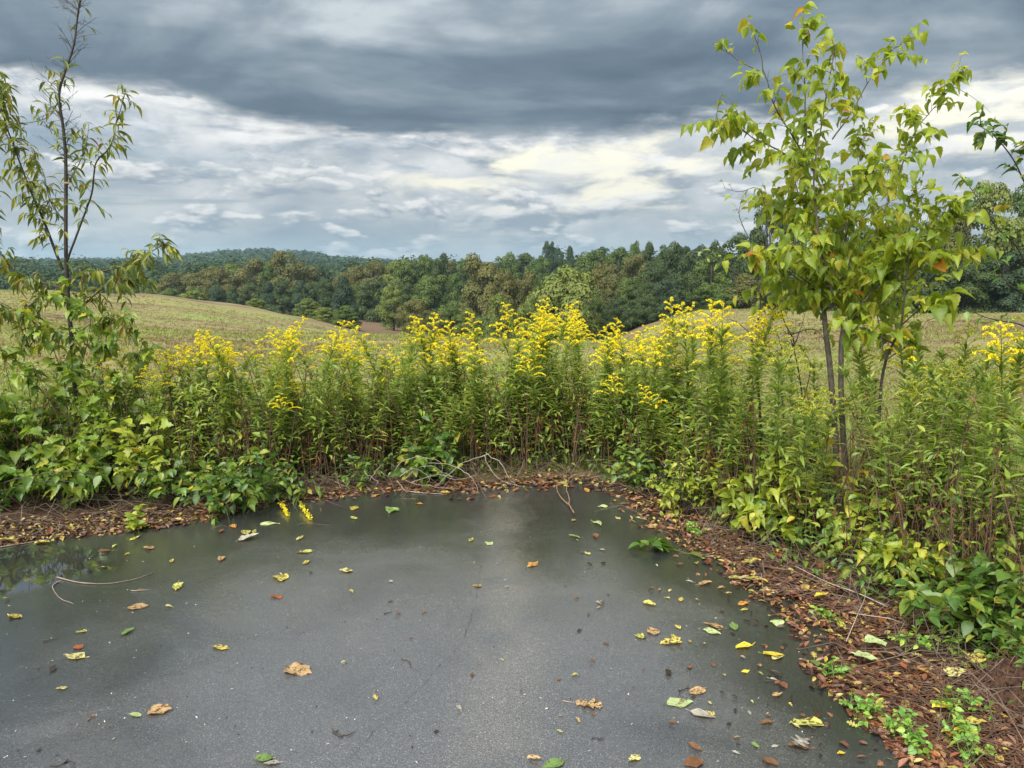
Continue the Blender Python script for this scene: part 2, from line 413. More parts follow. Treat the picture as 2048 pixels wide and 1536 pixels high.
    b.inputs['Coat Weight'].default_value = 1.0; b.inputs['Coat IOR'].default_value = 1.4; g.put(b.inputs['Coat Roughness'], g.math('MULTIPLY', ro, 0.8))
    hgt = g.math('ADD', g.math('MULTIPLY', grit, 0.5), g.math('ADD', g.math('MULTIPLY', fine, 0.2), g.math('MULTIPLY', aggr.outputs['Distance'], -0.5)))
    bp = g.n('Bump'); bp.inputs['Distance'].default_value = 0.002
    g.put(bp.inputs['Strength'], g.math('MULTIPLY', g.math('SUBTRACT', 1.0, pud), 0.34))
    g.l(hgt, bp.inputs['Height']); g.l(bp.outputs[0], b.inputs['Normal'])
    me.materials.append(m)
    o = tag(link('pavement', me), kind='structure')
    # hairline cracks
    cm, g, b, out = new_mat('crack_dark'); b.inputs['Base Color'].default_value = (0.040, 0.041, 0.043, 1); b.inputs['Roughness'].default_value = 0.5
    for line in ([(962, 1130), (957, 1165), (952, 1200), (944, 1228), (936, 1252), (925, 1285), (900, 1312), (870, 1340), (845, 1372), (815, 1400), (760, 1450), (715, 1498), (680, 1540)],
                 [(936, 1252), (930, 1275), (936, 1300)]):
        P = []
        L = np.array([G(*p, 0.0025)[:2] for p in line])
        for p, q in zip(L[:-1], L[1:]):
            n = max(2, int(np.linalg.norm(q - p) / 0.02))
            for i in range(n): P.append(p + (q - p) * i / n)
        P = np.array(P) + rng.normal(0, 0.0028, (len(P), 2))
        w = np.abs(rng.normal(0.0003, 0.0003, len(P))) + 0.0001
        tg = unit(np.gradient(P, axis=0)); nr = np.stack([-tg[:, 1], tg[:, 0]], -1)
        A, B = P + nr * w[:, None], P - nr * w[:, None]
        n = len(P); V = np.concatenate([np.c_[A, np.full(n, .0025)], np.c_[B, np.full(n, .0025)]])
        i = np.arange(n - 1); T = np.concatenate([np.stack([i, i + n, i + 1], -1), np.stack([i + 1, i + n, i + n + 1], -1)])
        mb = MB(); mb.add(V, T); mb.build('crack', cm, o)
pavement()

# ------------------------------------------------------------------ leaf templates
def leaf_t(side, fold=0.25, droop=0.25, pet=0.0, curl=0.0):
    s = np.array(side, float); n = len(s); t, w = s[:, 0], s[:, 1]
    zc = -droop * np.clip(t, 0, None) ** 2
    ct = np.clip(t, 0, 1)
    C = np.stack([np.zeros(n), ct, -droop * ct ** 2], -1)
    zs = zc + fold * w - curl * w * w * 3
    Lf = np.stack([-w, t, zs], -1); Rt = np.stack([w, t, zs], -1)
    mw = max(w.max(), 1e-6)
    V = np.concatenate([C, Lf, Rt])
    UV = np.concatenate([np.stack([np.full(n, .5), t], -1), np.stack([.5 - .5 * w / mw, t], -1), np.stack([.5 + .5 * w / mw, t], -1)])
    T = []
    for i in range(n - 1):
        if i > 0: T += [(i, i + n + 1, i + n), (i, i + 2 * n, i + 2 * n + 1)]
        else: T += []
        if i < n - 2: T += [(i, i + 1, i + n + 1), (i, i + 2 * n + 1, i + 1)]
        else: T += [(i, i + 1, i + n), (i, i + 2 * n, i + 1)] if False else []
    T = [x for x in T]
    # last segment ends in the tip, first in the base: both sides meet the midrib there
    T = []
    for i in range(n - 1):
        a, b_ = i, i + 1
        T += [(a, b_, b_ + n), (a, b_ + n, a + n)] if 0 < i < n - 2 else ([(a, b_, b_ + n)] if i == 0 else [(a, b_, a + n)])
        T += [(a, b_ + 2 * n, b_), (a, a + 2 * n, b_ + 2 * n)] if 0 < i < n - 2 else ([(a, b_ + 2 * n, b_)] if i == 0 else [(a, a + 2 * n, b_)])
    if pet:
        k = len(V); V = np.concatenate([V, [(-.012, 0, 0), (.012, 0, 0), (.009, -pet, .03), (-.009, -pet, .03)]])
        UV = np.concatenate([UV, [(.5, 0)] * 4]); T += [(k, k + 2, k + 1), (k, k + 3, k + 2)]
    return V, np.array(T), UV
def serr(side, n, amp):
    s = np.array(side, float); q = np.linspace(0, len(s) - 1, n); k = np.arange(len(s))
    t, w = np.interp(q, k, s[:, 0]), np.interp(q, k, s[:, 1])
    m = (np.arange(n) % 2 == 0); w = w * np.where(m, 1 + amp, 1 - amp); t = t + np.where(m, .018, -.012) * (w > .02); w[0] = w[-1] = 0; t[0] = 0; t[-1] = 1
    return list(zip(t, w))
L_OVATE = leaf_t([(0, 0), (.05, .13), (.2, .27), (.4, .32), (.6, .27), (.8, .15), (.92, .06), (1, 0)], .28, .22, .12)
L_OVATE2 = leaf_t([(0, 0), (.04, .10), (.2, .22), (.42, .27), (.64, .22), (.84, .11), (1, 0)], .45, .38, .12)
L_LANCE = leaf_t([(0, 0), (.2, .062), (.5, .078), (.8, .038), (1, 0)], .5, .40)
L_DROOP = leaf_t([(0, 0), (.12, .07), (.32, .125), (.55, .12), (.78, .065), (.92, .02), (1, 0)], .7, .45, .14)
L_CORD = leaf_t(serr([(0, 0), (-.04, .17), (.08, .33), (.25, .40), (.42, .36), (.6, .28), (.75, .18), (.88, .08), (1, 0)], 15, .07), .55, .42, .3)
L_CORD2 = leaf_t(serr([(0, 0), (-.03, .14), (.1, .28), (.28, .34), (.46, .29), (.64, .20), (.8, .11), (1, 0)], 13, .08), .95, .70, .3, .15)
L_MAPLE = leaf_t([(0, 0), (-.04, .16), (.10, .46), (.20, .36), (.30, .30), (.46, .50), (.52, .34), (.58, .20), (.76, .22), (.85, .1), (1, 0)], .3, .3, .35)
L_OAK = leaf_t([(0, 0), (.1, .04), (.20, .20), (.26, .19), (.30, .06), (.44, .30), (.50, .28), (.52, .08), (.68, .30), (.74, .27), (.74, .08), (.90, .16), (.94, .08), (1, 0)], .25, .10, .22)
L_BIT = leaf_t([(0, 0), (.3, .28), (.7, .24), (1, 0)], .4, .3)
L_CURLED = leaf_t([(0, 0), (.1, .12), (.35, .25), (.65, .2), (.9, .07), (1, 0)], 1.1, -.15, .15, .5)
V_ = np.array([(-.5, 0, 0), (.5, 0, 0), (.42, 1, .08), (-.42, 1, .08)], float)
L_CARD = (np.array([(0, 0, 0), (.42, .35, .1), (.1, 1, -.05), (-.4, .45, .12)], float), np.array([(0, 1, 2), (0, 2, 3)]), np.array([(.5, 0), (1, .4), (.5, 1), (0, .4)], float))

# ------------------------------------------------------------------ woods
BARK = wood_mat('tree_bark', (0.035, 0.028, 0.022), (0.11, 0.095, 0.08), 4.0)
TREE_MATS = [
    leaf_mat('foliage_deep_green', [(0, (0.038, 0.064, 0.023)), (.5, (0.056, 0.090, 0.027)), (1, (0.080, 0.114, 0.032))], .25, .6, 0, spec=.3),
    leaf_mat('foliage_mid_green', [(0, (0.061, 0.106, 0.024)), (.5, (0.087, 0.138, 0.030)), (1, (0.122, 0.171, 0.039))], .25, .6, 0, spec=.3),
    leaf_mat('foliage_olive', [(0, (0.093, 0.103, 0.032)), (.5, (0.129, 0.134, 0.039)), (1, (0.168, 0.159, 0.048))], .25, .6, 0, spec=.3),
    leaf_mat('foliage_light_green', [(0, (0.106, 0.149, 0.032)), (.5, (0.142, 0.189, 0.039)), (1, (0.191, 0.222, 0.051))], .25, .6, 0, spec=.3),
    leaf_mat('foliage_blue_green', [(0, (0.030, 0.059, 0.030)), (.5, (0.045, 0.079, 0.037)), (1, (0.065, 0.099, 0.045))], .25, .6, 0, spec=.3),
]
def crown_mesh(name, mat, shape, seed, n_lobes=46, cards=13000, size=0.030):
    """unit tree crown: height 1, half width about 0.5, made of leaf tufts on irregular lobes"""
    global rng
    keep = rng; rng = np.random.default_rng(seed)
    mb = MB(); C, Rr = [], []
    for i in range(n_lobes):
        t = (i + U(0, 1)) / n_lobes
        z = .04 + .92 * t
        if shape == 'round': w = .46 * math.sqrt(max(0.02, 1 - ((z - .47) / .53) ** 2))
        elif shape == 'tall': w = .34 * (1 - .55 * t) * (0.75 + .5 * U(0, 1)) + .06
        elif shape == 'cone': w = .40 * (1 - t) ** .8 + .03
        elif shape == 'vase': w = .22 + .26 * math.sin(math.pi * min(1, .15 + t * .9))
        else: w = .5 * math.sqrt(max(.02, 1 - t ** 2))
        a = U(0, 6.283); rr = w * math.sqrt(U(.15, 1)) * .82
        C.append((rr * math.cos(a), rr * math.sin(a), z * .93)); Rr.append((U(.075, .15) if n_lobes < 60 else U(.06, .10)) * (1.25 - .5 * t))
    C, Rr = np.array(C), np.array(Rr)
    pick = rng.choice(n_lobes, cards, p=Rr ** 2 / (Rr ** 2).sum())
    d = rdir(cards); d[:, 2] = np.where(d[:, 2] < -.25, -d[:, 2], d[:, 2])
    rad = Rr[pick] * (1 + rng.normal(0, .10, cards))
    pos = C[pick] + d * rad[:, None] * np.array([1.1, 1.1, .85])
    pos[:, 2] = np.maximum(pos[:, 2], .01)
    nrm = unit(d + .42 * rdir(cards) + np.array([0, 0, .2]))
    along = unit(np.cross(nrm, rdir(cards)))
    R = (rng.random(n_lobes)[pick] * .6 + U(0, .4, cards))
    mb.scatter(L_CARD, pos, frames(along, nrm), U(.6, 1.35, cards) * size, R)
    me = mb.mesh(name, mat)
    limbs = MB()
    limbs.tube([(0, 0, -.03), (.01, 0, .2), (-.01, .01, .45), (.01, 0, .8)], [.030, .022, .016, .005], 6)
    for k in range(9):
        c = C[rng.integers(n_lobes // 3, n_lobes)]; z0 = max(.12, c[2] - U(.12, .3))
        limbs.tube([(0, 0, z0), (c[0] * .55, c[1] * .55, (z0 + c[2]) / 2 + .02), tuple(c)], [.011, .007, .003], 5)
    tm = limbs.mesh('trunk', BARK, True)
    rng = keep
    return me, tm
CROWNS = {}
def crown(shape, mat, k):
    key = (shape, mat, k)
    if key not in CROWNS:
        CROWNS[key] = crown_mesh('crown', TREE_MATS[mat], shape, hash((len(shape), ord(shape[0]), mat, k)) % 100000,
                                 (46 if shape != 'tall' else 44) if shape != 'dome' else 80, 20000 if k == 7 else 13000)
    return CROWNS[key]
def tree(px, top, wpx, Y, shape, mat, label, group=None, k=0, name='tree', sink=0.0):
    p = at(px, top, Y); x = p[0]; zb = float(H(x, Y)) - sink
    h = p[2] - zb; w = wpx / F * Y / .92
    cm, tm = crown(shape, mat, k)
    o = thing(name, (x, Y, zb), label, 'bush' if name == 'bush' else 'tree', group, U(0, 6.28))
    for nm, me in (('crown', cm), ('trunk', tm)):
        c = link(nm, me, o); c.scale = (w, w, h)
    return o
RW, LW, CW = 'trees of the wood behind the right field', 'trees of the far wood behind the left field', 'trees in the dip between the fields'
COLW = ['dark green', 'mid-green', 'olive', 'light green', 'blue-green']
SHPW = {'round': 'rounded', 'tall': 'narrow tall', 'cone': 'pointed', 'vase': 'irregular', 'dome': 'domed'}
def wood_place(px):
    for lim, w in ((330, 'left of the slender tree shoulder'), (430, 'under the left end of the blue hill'), (520, 'left of the tallest olive crown'), (610, 'at the tallest olive crown'), (680, 'just right of the tallest olive crown'),
                   (760, 'above the brown patch in the dip'), (840, 'above the small pale green tree'), (930, 'near the two tall thin crowns'), (1060, 'behind the broad olive tree'), (1150, 'below the spire-like trees'),
                   (1225, 'right behind the big round tree'), (1290, 'at the left end of the right field crest'), (1360, 'over the highest part of the right field'), (1430, 'right of the right field crest'),
                   (1520, 'left of the tallest dark tree'), (1640, 'behind the left side of the leafy sapling'), (1740, 'behind the middle of the leafy sapling'), (1840, 'behind the right side of the leafy sapling'),
                   (1950, 'just right of the leafy sapling'), (2060, 'at the right edge of the view')):
        if px < lim: return w
    return 'beyond the right edge of the view'
def auto(a, row): return f"{COLW[a[5]]} {SHPW[a[4]]} {row} tree {wood_place(a[0])}"
def woods():
    far_l = 'tree in the even grey-green wood beyond the left field'
    r_l = 'dark green tree in the wood behind the right field'
    c_l = 'green tree in the dip between the two fields'
    # far wood, left half of the view, about 140 m off
    for a in [(300, 556, 60, 150, 'round', 3), (350, 542, 80, 148, 'round', 2), (398, 536, 80, 146, 'vase', 2), (440, 530, 80, 142, 'vase', 2), (468, 522, 70, 150, 'tall', 3),
              (505, 514, 90, 146, 'vase', 2), (545, 520, 70, 140, 'round', 1), (625, 530, 70, 140, 'vase', 2), (648, 528, 44, 136, 'tall', 4),
              (676, 545, 62, 134, 'round', 2), (705, 528, 80, 142, 'vase', 2), (742, 518, 90, 140, 'round', 2), (770, 528, 70, 150, 'vase', 2), (800, 514, 90, 136, 'vase', 3),
              (822, 512, 80, 128, 'round', 1), (925, 512, 80, 140, 'vase', 1), (890, 518, 70, 145, 'vase', 2)]:
        tree(*a, auto(a, 'far'), LW, k=int(U(0, 3)))
    tree(575, 498, 100, 138, 'vase', 2, 'tallest olive crown of the far wood, in front of the blue hill', LW, 1)
    for a in [(430, 566, 52, 128, 'tall', 4), (465, 570, 50, 126, 'cone', 0), (500, 566, 60, 127, 'round', 0), (535, 560, 60, 126, 'cone', 4), (565, 556, 60, 125, 'round', 0),
              (600, 556, 62, 124, 'cone', 4), (388, 572, 54, 132, 'round', 1), (340, 574, 60, 136, 'round', 1), (655, 554, 56, 122, 'round', 0), (685, 548, 70, 120, 'cone', 4),
              (715, 566, 56, 122, 'round', 1), (745, 556, 70, 118, 'round', 0), (768, 560, 60, 118, 'cone', 4), (625, 560, 60, 124, 'round', 0), (805, 560, 60, 116, 'round', 0)]:
        tree(*a, auto(a, 'low front-row'), 'dark trees along the front of the far wood', k=int(U(0, 2)), sink=.3)
    # the dip between the fields
    tree(786, 566, 66, 96, 'round', 3, 'small pale green round tree at the brown patch in the dip', CW, 2)
    tree(826, 596, 70, 90, 'round', 2, 'low olive tree just right of the small pale green tree', CW, 1)
    tree(868, 546, 100, 104, 'round', 1, 'mid-green round tree below the pair of tall thin crowns', CW, 0)
    tree(848, 504, 54, 130, 'tall', 1, 'left of two tall thin crowns above the dip', CW, 1)
    tree(882, 502, 54, 128, 'tall', 0, 'right of two tall thin crowns above the dip', CW, 2)
    tree(962, 503, 120, 92, 'vase', 2, 'broad tall olive tree in the middle of the dip', CW, 0)
    tree(1000, 535, 90, 86, 'vase', 2, 'olive tree just left of the big round tree', CW, 1)
    tree(1048, 530, 80, 88, 'vase', 2, 'brownish tree behind left shoulder of the big round tree', CW, 2)
    tree(1132, 520, 172, 72, 'round', 3, 'big round green tree behind the tallest goldenrods', CW, 7, sink=1.5)
    tree(1000, 582, 70, 74, 'round', 3, 'pale green low tree in front of the olive tree', CW, 0)
    tree(1062, 580, 70, 70, 'round', 3, 'pale green low tree at left foot of the big round tree', CW, 1)
    tree(905, 600, 60, 82, 'round', 1, 'mid-green low tree below the pair of tall thin crowns', CW, 1); tree(935, 612, 60, 78, 'round', 3, 'pale green low tree left of the broad olive tree foot', CW, 2); tree(880, 620, 60, 82, 'round', 2, 'olive low tree lowest in the dip at left', CW, 2)
    tree(965, 630, 60, 76, 'round', 1, 'mid-green low tree at the foot of the broad olive tree', CW, 0); tree(1190, 590, 60, 76, 'round', 1, 'mid-green tree at right foot of the big round tree', CW, 2); tree(1215, 606, 46, 72, 'round', 0, 'dark green tree between the big round tree and the right field', CW, 0)
    # behind and right of the big tree
    tree(1098, 476, 44, 170, 'tall', 4, 'tall dark spire-like tree standing above the treeline, left of the other', None, 0)
    tree(1118, 492, 34, 168, 'tall', 4, 'shorter dark tree at right side of the tall spire-like tree', None, 1)
    tree(1140, 488, 38, 165, 'cone', 4, 'dark pointed tree above the treeline, second from the spire-like tree', None, 0)
    for a in [(1010, 502, 70, 140, 'vase', 1), (1050, 503, 80, 150, 'round', 0), (1080, 505, 60, 140, 'round', 1), (1185, 496, 90, 110, 'round', 1), (1215, 520, 80, 98, 'round', 2),
              (1200, 488, 60, 140, 'vase', 4), (1238, 490, 80, 112, 'round', 1), (1270, 477, 44, 120, 'tall', 1), (1298, 480, 56, 108, 'tall', 0), (1270, 500, 80, 100, 'vase', 2), (1232, 545, 70, 86, 'round', 2),
              (1340, 478, 90, 98, 'vase', 0), (1310, 520, 80, 92, 'round', 0), (1372, 486, 60, 104, 'round', 4), (1402, 484, 80, 96, 'vase', 0), (1262, 550, 70, 84, 'round', 1),
              (1298, 560, 70, 80, 'round', 0), (1338, 555, 80, 78, 'round', 4), (1380, 545, 80, 76, 'round', 0), (1425, 500, 90, 84, 'round', 1), (1440, 475, 70, 92, 'vase', 0),
              (1478, 462, 90, 84, 'round', 0), (1230, 590, 60, 76, 'round', 0), (1265, 596, 60, 74, 'round', 0), (1300, 590, 60, 72, 'round', 0), (1345, 592, 64, 70, 'round', 4), (1420, 560, 80, 72, 'round', 1), (1390, 590, 60, 68, 'round', 0),
              (1450, 585, 70, 68, 'round', 1), (1500, 545, 90, 68, 'round', 2), (1605, 425, 120, 72, 'round', 0), (1670, 440, 110, 70, 'vase', 0), (1735, 445, 120, 72, 'round', 1),
              (1800, 440, 110, 70, 'vase', 0), (1570, 530, 110, 64, 'round', 0), (1650, 545, 110, 62, 'round', 0), (1725, 550, 110, 62, 'round', 1), (1790, 540, 110, 62, 'round', 0),
              (1860, 520, 120, 61, 'round', 0), (1935, 520, 120, 60, 'round', 0), (2010, 500, 120, 60, 'round', 4), (2080, 480, 130, 60, 'round', 0), (2160, 400, 150, 66, 'round', 1), (2150, 520, 130, 60, 'round', 0),
              (1868, 425, 110, 66, 'vase', 0), (2085, 350, 150, 68, 'round', 1), (2260, 380, 150, 64, 'round', 0)]:
        tree(*a, auto(a, 'back-row' if a[3] > 90 else ('middle-row' if a[3] > 69 else 'front-row')), RW, k=int(U(0, 3)), sink=.3)
    tree(1545, 398, 110, 70, 'vase', 0, 'tallest dark tree of the wood, just left of the leafy sapling', RW, 2)
    tree(1905, 402, 110, 64, 'vase', 2, 'olive tree of the right wood beside the sapling crown', RW, 1)
    tree(1985, 352, 150, 66, 'vase', 3, 'tall yellow-green tree of the wood at the right edge of the view', RW, 0)
    # bushes on the far side of the left field
    tree(512, 594, 56, 84, 'dome', 3, 'low light green bush on the left field crest, leftmost of three', None, 0, 'bush', .2)
    tree(388, 578, 90, 100, 'dome', 3, 'long low bush where the left field meets the far wood', None, 2, 'bush', .3)
    tree(614, 594, 66, 82, 'dome', 3, 'yellow-green bush on the left field crest, middle of three', None, 1, 'bush', .2)
    tree(690, 608, 70, 76, 'dome', 1, 'darker green bush on the left field crest, rightmost of three', None, 2, 'bush', .2)
    tree(652, 612, 60, 78, 'dome', 3, 'flat pale bush between the two crest bushes', None, 0, 'bush', .2)
woods()

def far_woodland():
    mat = leaf_mat('far_canopy', [(0, (0.030, 0.056, 0.024)), (.5, (0.045, 0.080, 0.030)), (1, (0.072, 0.098, 0.036))], .2, .7, 0, spec=.2)
    mb = MB()
    # nearer rows, then the slopes and skyline of the hill
    for N, y0, y1, K, s0, s1 in ((520, 190, 420, 330, .9, 1.5), (4300, 420, 1150, 70, 1.5, 4.0)):
        y = U(y0, y1, N); x = U(-0.95, 0.72, N) * y
        z = H(x, y); h = U(7, 12, N); w = U(4.5, 7.5, N)
        d = rdir(N * K).reshape(N, K, 3); d[..., 2] = np.abs(d[..., 2])
        pos = np.stack([x, y, z], -1)[:, None] + d * np.stack([w, w, h], -1)[:, None] * U(.82, 1.03, (N, K))[..., None]
        pos = pos.reshape(-1, 3); dd = d.reshape(-1, 3)
        nrm = unit(dd + .5 * rdir(N * K) + np.array([0, 0, .3])); al = unit(np.cross(nrm, rdir(N * K)))
        R = np.repeat(rng.random(N), K) * .7 + U(0, .3, N * K)
        mb.scatter(L_CARD, pos, frames(al, nrm), U(.75, 1.35, N * K) * np.repeat(np.clip(y * .0034, s0, s1), K), R)
    tag(mb.build('distant_woodland', mat), 'unbroken hazy green woodland covering the far low hills', 'woodland', kind='stuff')
far_woodland()

def haze():
    m = bpy.data.materials.new('haze_air'); m.use_nodes = True
    g = NT(m.node_tree); out = g.n('OutputMaterial'); v = g.n('VolumePrincipled')
    v.inputs['Color'].default_value = (0.55, 0.82, 1.0, 1); v.inputs['Density'].default_value = 0.00026; v.inputs['Anisotropy'].default_value = 0.2
    g.l(v.outputs[0], out.inputs['Volume'])
    mb = MB(); mb.box((-3000, -3000, -14), (3000, 3000, 75))
    tag(mb.build('haze', m), 'pale bluish haze over the far hills', 'haze', kind='stuff')
haze()
# ------------------------------------------------------------------ field grass
def field_grass():
    mat = leaf_mat('grass_blades', [(0, (0.22, 0.165, 0.08)), (.22, (0.14, 0.098, 0.058)), (.42, (0.255, 0.235, 0.09)), (.75, (0.20, 0.275, 0.06)), (1, (0.27, 0.325, 0.085))], .3, .6, 0, spec=.3)
    mb = MB(); N = 60000
    y = np.exp(U(math.log(6.1), math.log(62), N)); x = U(-.86, .86, N) * y
    # the verge beside the stand as well
    xv, yv = U(3.5, 11, 5000), U(-2, 6.3, 5000); okv = xv > 3.4 + .25 * np.abs(rng.normal(size=5000))
    x, y = np.concatenate([x, xv[okv]]), np.concatenate([y, yv[okv]]); N = len(x)
    # patchy: the colour follows the same kind of drifts as the ground below
    f = .5 + .5 * np.sin(x * .11 * 2.2 + 1.7 * np.sin(y * .19)) * np.cos(y * .23 + .8 * np.sin(x * .13))
    f = f * .75 + .25 * (.5 + .5 * np.sin(x * .9 + 2 * np.sin(y * .8)) * np.sin(y * 1.3 + x * .2))
    f = np.clip(f + rng.normal(0, .20, N), 0, 1)
    bare = (np.sin(x * .31 + 1.3 * np.sin(y * .5)) * np.sin(y * .9 + x * .12 + .7) + .35 * np.sin(x * 1.7 + y * .6) * np.sin(y * 2.3 - x * .5) > .62) & (rng.random(N) < .75)
    x, y, f = x[~bare], y[~bare], f[~bare]; N = len(x)
    f = np.clip(.5 + (f - .5) * 1.25, 0, 1)
    keep = (H(x, y) > -7.5); x, y, f = x[keep], y[keep], f[keep]; N = len(x)
    z = H(x, y)
    K = 5
    near = np.clip((13 - y) / 7, 0, 1); yy = y; y = np.maximum(y, 4.0)
    base = np.repeat(np.stack([x, yy, z], -1), K, 0) + rng.normal(0, 1, (N * K, 3)) * np.array([.05, .05, 0]) * np.repeat(1 + y * .02, K)[:, None]
    h = np.repeat(.028 + .05 * rng.random(N) + .09 * near * rng.random(N) + y * .0007, K) * U(.5, 1.2, N * K)
    lean = rng.normal(0, 1.0, (N * K, 2))
    tip = base + np.c_[lean * h[:, None], h]
    sd = unit(rng.normal(size=(N * K, 2))) * np.repeat(.0028 + y * .00042, K)[:, None]
    V = np.stack([base + np.c_[sd, np.zeros(N * K)], base - np.c_[sd, np.zeros(N * K)], tip], 1)
    T = np.arange(N * K * 3).reshape(-1, 3)
    mb.add(V.reshape(-1, 3), T, np.tile([(.3, 0), (.7, 0), (.5, 1)], (N * K, 1)), np.repeat(np.repeat(.04 + .92 * f, K), 3))
    tag(mb.build('meadow_grass', mat), 'short mown grass, green and straw brown, over the rolling fields', 'grass', kind='stuff')
field_grass()

# ------------------------------------------------------------------ materials of the plants
STEM_G = wood_mat('green_stem', (0.07, 0.10, 0.025), (0.14, 0.17, 0.04), 20, .6)
STEM_B = wood_mat('dead_stem', (0.045, 0.022, 0.012), (0.13, 0.075, 0.045), 20, .9)
STEM_D = wood_mat('dark_twig', (0.018, 0.014, 0.011), (0.065, 0.055, 0.045), 25, .8)
STEM_P = wood_mat('pale_dry_stem', (0.20, 0.165, 0.125), (0.42, 0.37, 0.30), 30, .8)
BARK_S = wood_mat('sapling_bark', (0.045, 0.037, 0.028), (0.17, 0.15, 0.12), 22, .85)
GR_LEAF = leaf_mat('goldenrod_leaf', [(0, (0.115, 0.19, 0.042)), (.4, (0.195, 0.285, 0.055)), (.75, (0.285, 0.375, 0.065)), (1, (0.40, 0.45, 0.09))], .45, .45, .2)
GR_DEAD = leaf_mat('withered_leaf', [(0, (0.070, 0.030, 0.015)), (.5, (0.135, 0.058, 0.026)), (.85, (0.19, 0.10, 0.05)), (1, (0.27, 0.17, 0.09))], .2, .8, 0, spec=.2)
GR_BLOOM = leaf_mat('goldenrod_bloom', [(0, (0.70, 0.56, 0.012)), (.5, (0.82, 0.71, 0.02)), (1, (0.85, 0.80, 0.06))], .25, .7, 0, spec=.2)
GR_BUD = leaf_mat('goldenrod_bud', [(0, (0.26, 0.33, 0.05)), (.5, (0.38, 0.41, 0.05)), (1, (0.56, 0.52, 0.05))], .25, .7, 0, spec=.2)
LF_SAP = leaf_mat('sapling_leaf', [(0, (0.16, 0.245, 0.030)), (.35, (0.24, 0.335, 0.035)), (.7, (0.33, 0.41, 0.040)), (.93, (0.40, 0.41, 0.05)), (.985, (0.46, 0.40, 0.05)), (1, (0.42, 0.13, 0.03))], .55, .42, .3, .20, (0.20, 0.07, 0.02))
LF_OLIVE = leaf_mat('left_tree_leaf', [(0, (0.085, 0.135, 0.028)), (.4, (0.150, 0.200, 0.034)), (.75, (0.235, 0.265, 0.040)), (.95, (0.33, 0.31, 0.04)), (1, (0.20, 0.09, 0.03))], .4, .4, .25, .12)
LF_YG = leaf_mat('yellow_green_leaf', [(0, (0.20, 0.28, 0.035)), (.5, (0.29, 0.37, 0.045)), (.85, (0.40, 0.45, 0.05)), (.985, (0.46, 0.43, 0.05)), (1, (0.42, 0.25, 0.03))], .42, .42, .3, .18)
LF_LIME = leaf_mat('light_green_leaf', [(0, (0.11, 0.195, 0.035)), (.45, (0.185, 0.285, 0.045)), (.85, (0.28, 0.37, 0.055)), (.985, (0.40, 0.42, 0.06)), (1, (0.42, 0.25, 0.03))], .42, .40, .3, .14)
LF_GREEN = leaf_mat('shrub_leaf', [(0, (0.055, 0.125, 0.025)), (.4, (0.095, 0.185, 0.032)), (.75, (0.165, 0.255, 0.040)), (.95, (0.29, 0.34, 0.05)), (1, (0.50, 0.40, 0.05))], .38, .35, .3, .1)
LF_DEEP = leaf_mat('deep_green_leaf', [(0, (0.045, 0.105, 0.018)), (.6, (0.080, 0.160, 0.024)), (1, (0.135, 0.215, 0.032))], .32, .28, .35, 0)
LF_FRESH = leaf_mat('fresh_seedling_leaf', [(0, (0.12, 0.29, 0.05)), (.6, (0.22, 0.40, 0.07)), (1, (0.38, 0.48, 0.07))], .38, .38, .3, 0)
LITTER = leaf_mat('litter_leaf', [(0, (0.030, 0.016, 0.010)), (.22, (0.066, 0.030, 0.017)), (.45, (0.085, 0.038, 0.021)), (.68, (0.135, 0.050, 0.025)), (.82, (0.20, 0.075, 0.034)), (.91, (0.26, 0.16, 0.075)), (.965, (0.40, 0.31, 0.06)), (1, (0.27, 0.30, 0.06))], .1, .5, .2, .15, (0.03, .015, .01))

